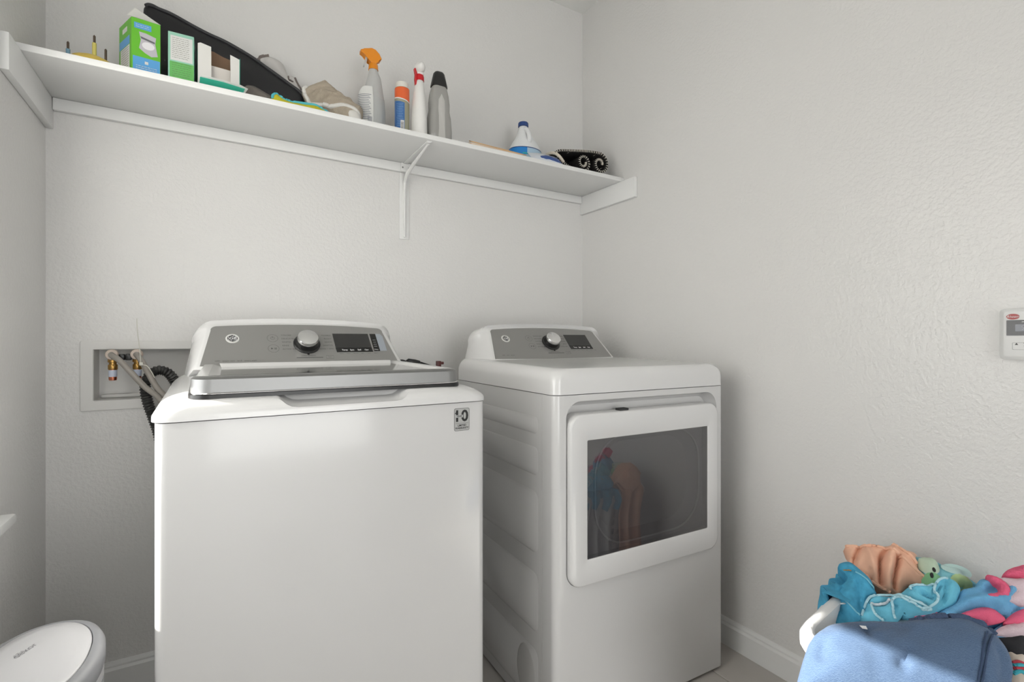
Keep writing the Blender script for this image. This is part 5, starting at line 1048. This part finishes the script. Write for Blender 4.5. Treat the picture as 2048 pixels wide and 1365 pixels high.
tr_ = puff('pink_fold', T['toproll'], M_PINK, tw_, h=0.030, r=0.016, depth=0.025, res=0.006, lift=0.010, wrinkle=0.007, wscale=45, fine=0.002)
puff('pink_fold', T['pinkroll'], M_PINK, tw_, h=0.012, r=0.006, depth=0.02, res=0.005, lift=0.022, wrinkle=0.004, wscale=45, fine=0.002)
bk_, T = garment('black', 'black_shirt', 'black garment hanging over the basket edge under the pink towel', 'garment', mat('black jersey', (0.016, 0.016, 0.02), 0.9), h=0.012, r=0.015, depth=0.03, wrinkle=0.003)
sg, T = garment('stripe', 'striped_shirt', 'cream garment with red and teal stripes at the basket front', 'garment', mat('cream jersey', (0.58, 0.50, 0.43), 0.9), h=0.014, r=0.015, depth=0.03, wrinkle=0.003)
for l in T['red']: hem(sg, l, 0.0028, mat('red stripe', (0.45, 0.05, 0.07), 0.9), 'red_stripe')
for l in T['teal']: hem(sg, l, 0.0034, mat('teal stripe', (0.05, 0.38, 0.46), 0.9), 'teal_stripe')
dn, T = garment('denim', 'denim_shorts', 'faded light blue denim shorts at the left of the heap', 'shorts', M_DEN, h=0.022, r=0.018, depth=0.04, amp=0.007, wid=0.008, vamp=0.010, wrinkle=0.003)
M_DENL = mat('pale denim seam', (0.20, 0.50, 0.62), 0.9)
for l in T['ridge'][:2]: hem(dn, l, 0.0016, M_DENL, 'seam', off=0.0)
hem(dn, T['valley'][1], 0.0014, mat('ochre stitch', (0.45, 0.25, 0.08), 0.9), 'stitching', off=0.001)
aq, T = garment('aqua', 'aqua_towel', 'aqua striped hand towel folded in waves between peach shirt and navy shorts', 'towel', M_AQ, h=0.024, r=0.016, depth=0.045, res=0.005, amp=0.013, wid=0.008, vamp=0.015, wrinkle=0.002, fine=0.0006)
for l in T['ridge']: hem(aq, l, 0.0026, M_AQH, off=0.001)
hem(aq, T['valley'][2], 0.0022, M_STW, 'white_stripe', off=0.003); hem(aq, T['valley'][0], 0.003, M_STW, 'white_stripe', off=0.003)
og, T = garment('orange', 'peach_shirt', 'crumpled peach cotton shirt on top of the laundry heap', 'shirt', M_ORCL, h=0.034, r=0.024, depth=0.05, res=0.004, amp=0.011, wid=0.009, vamp=0.024, wrinkle=0.004)
for l in T['ridge'][:2] + T['ridge'][4:]: hem(og, l, 0.0042, M_ORCL, 'fold', off=-0.0015)
nv, T = garment('navy', 'navy_shorts', 'heathered navy blue shorts draped over the near side of the basket', 'shorts', M_NAVYC, h=0.040, r=0.035, depth=0.05, res=0.008, amp=0.008, wid=0.012, vamp=0.010, wrinkle=0.004, wscale=16)
for l in T['seam']:
    hem(nv, l, 0.0016, M_NAVS, 'seam', off=0.0)
hem(nv, T['waist'], 0.006, mat('navy elastic', (0.05, 0.08, 0.15), 0.9, bump=(260, 1.0, 0.003)), 'waistband', off=-0.004)
tgp = height_on(nv, T['tag'], 0.002)
MB().add(tgp, [tuple(range(len(tgp)))]).build('care_tag', M_INKWHITE, nv, smooth=0)

# pieces that hang over the far rim, facing the dryer
def hang(name, label, cat, m, x0, x1, z0, z1, seed, jag=0.02, thick=0.012, parent=None, y=0.245):
    """cloth hanging down outside the basket's far long side, in the basket's own frame"""
    R_ = Matrix.Translation((1.304, -1.582, 0)) @ Matrix.Rotation(math.radians(9), 4, 'Z')
    mb = MB(); n, k = 26, 20; rnd = random.Random(seed); ph = rnd.uniform(0, 6); V1 = []; 
    for side in (0, 1):
        for j in range(k+1):
            t = j/k
            for i in range(n+1):
                s = i/n; w = 0.16*(1-t)*math.sin(PI*s*2+ph)*0.1
                xx = x0+(x1-x0)*(s+w) + jag*math.sin(7*t+ph)*0.3
                bot = z0 + jag*(noise.noise(Vector((s*4, seed, 0))))
                zz = z1 + (bot-z1)*t
                f = 0.80+0.20*min(zz, BH)/BH
                yy = 0.022 + BD/2*f + 0.016*math.sin(s*PI*5+ph+1.2*t)*min(1, 0.3+t) + 0.010 - (0.05*(1-t*6)**2 if t < 1/6 else 0) - side*thick*0.5
                if t < 1/6: zz -= 0.02*(1-t*6)
                V1.append(tuple(R_ @ Vector((xx, yy, zz))))
    m1 = (n+1)*(k+1); Fs = []
    for j in range(k):
        for i in range(n):
            a = j*(n+1)+i; Fs.append((a, a+n+1, a+n+2, a+1)); Fs.append((m1+a, m1+a+1, m1+a+n+2, m1+a+n+1))
    for i in range(n): Fs.append((i, i+1, m1+i+1, m1+i)); a = k*(n+1)+i; Fs.append((a+1, a, m1+a, m1+a+1))
    for j in range(k): a = j*(n+1); Fs.append((a+n+1, a, m1+a, m1+a+n+1)); b_ = a+n; Fs.append((b_, b_+n+1, m1+b_+n+1, m1+b_))
    o = MB().add(V1, Fs).build(name, m, None, smooth=70)
    if parent is not None:
        bpy.context.view_layer.update(); o.parent = parent; o.matrix_parent_inverse = parent.matrix_world.inverted()
        return o
    return tag(o, label, cat)
hang('hanging_sleeve', '', '', M_ORCL, 0.105, 0.215, 0.230, 0.545, 3, parent=og)
hang('white_shirt', 'white shirt hanging over the basket side that faces the dryer', 'shirt', mat('white jersey', (0.68, 0.70, 0.70), 0.9), -0.035, 0.085, 0.170, 0.520, 8)
hang('hanging_leg', '', '', M_DEN, -0.030, 0.100, 0.440, 0.530, 5, parent=dn)
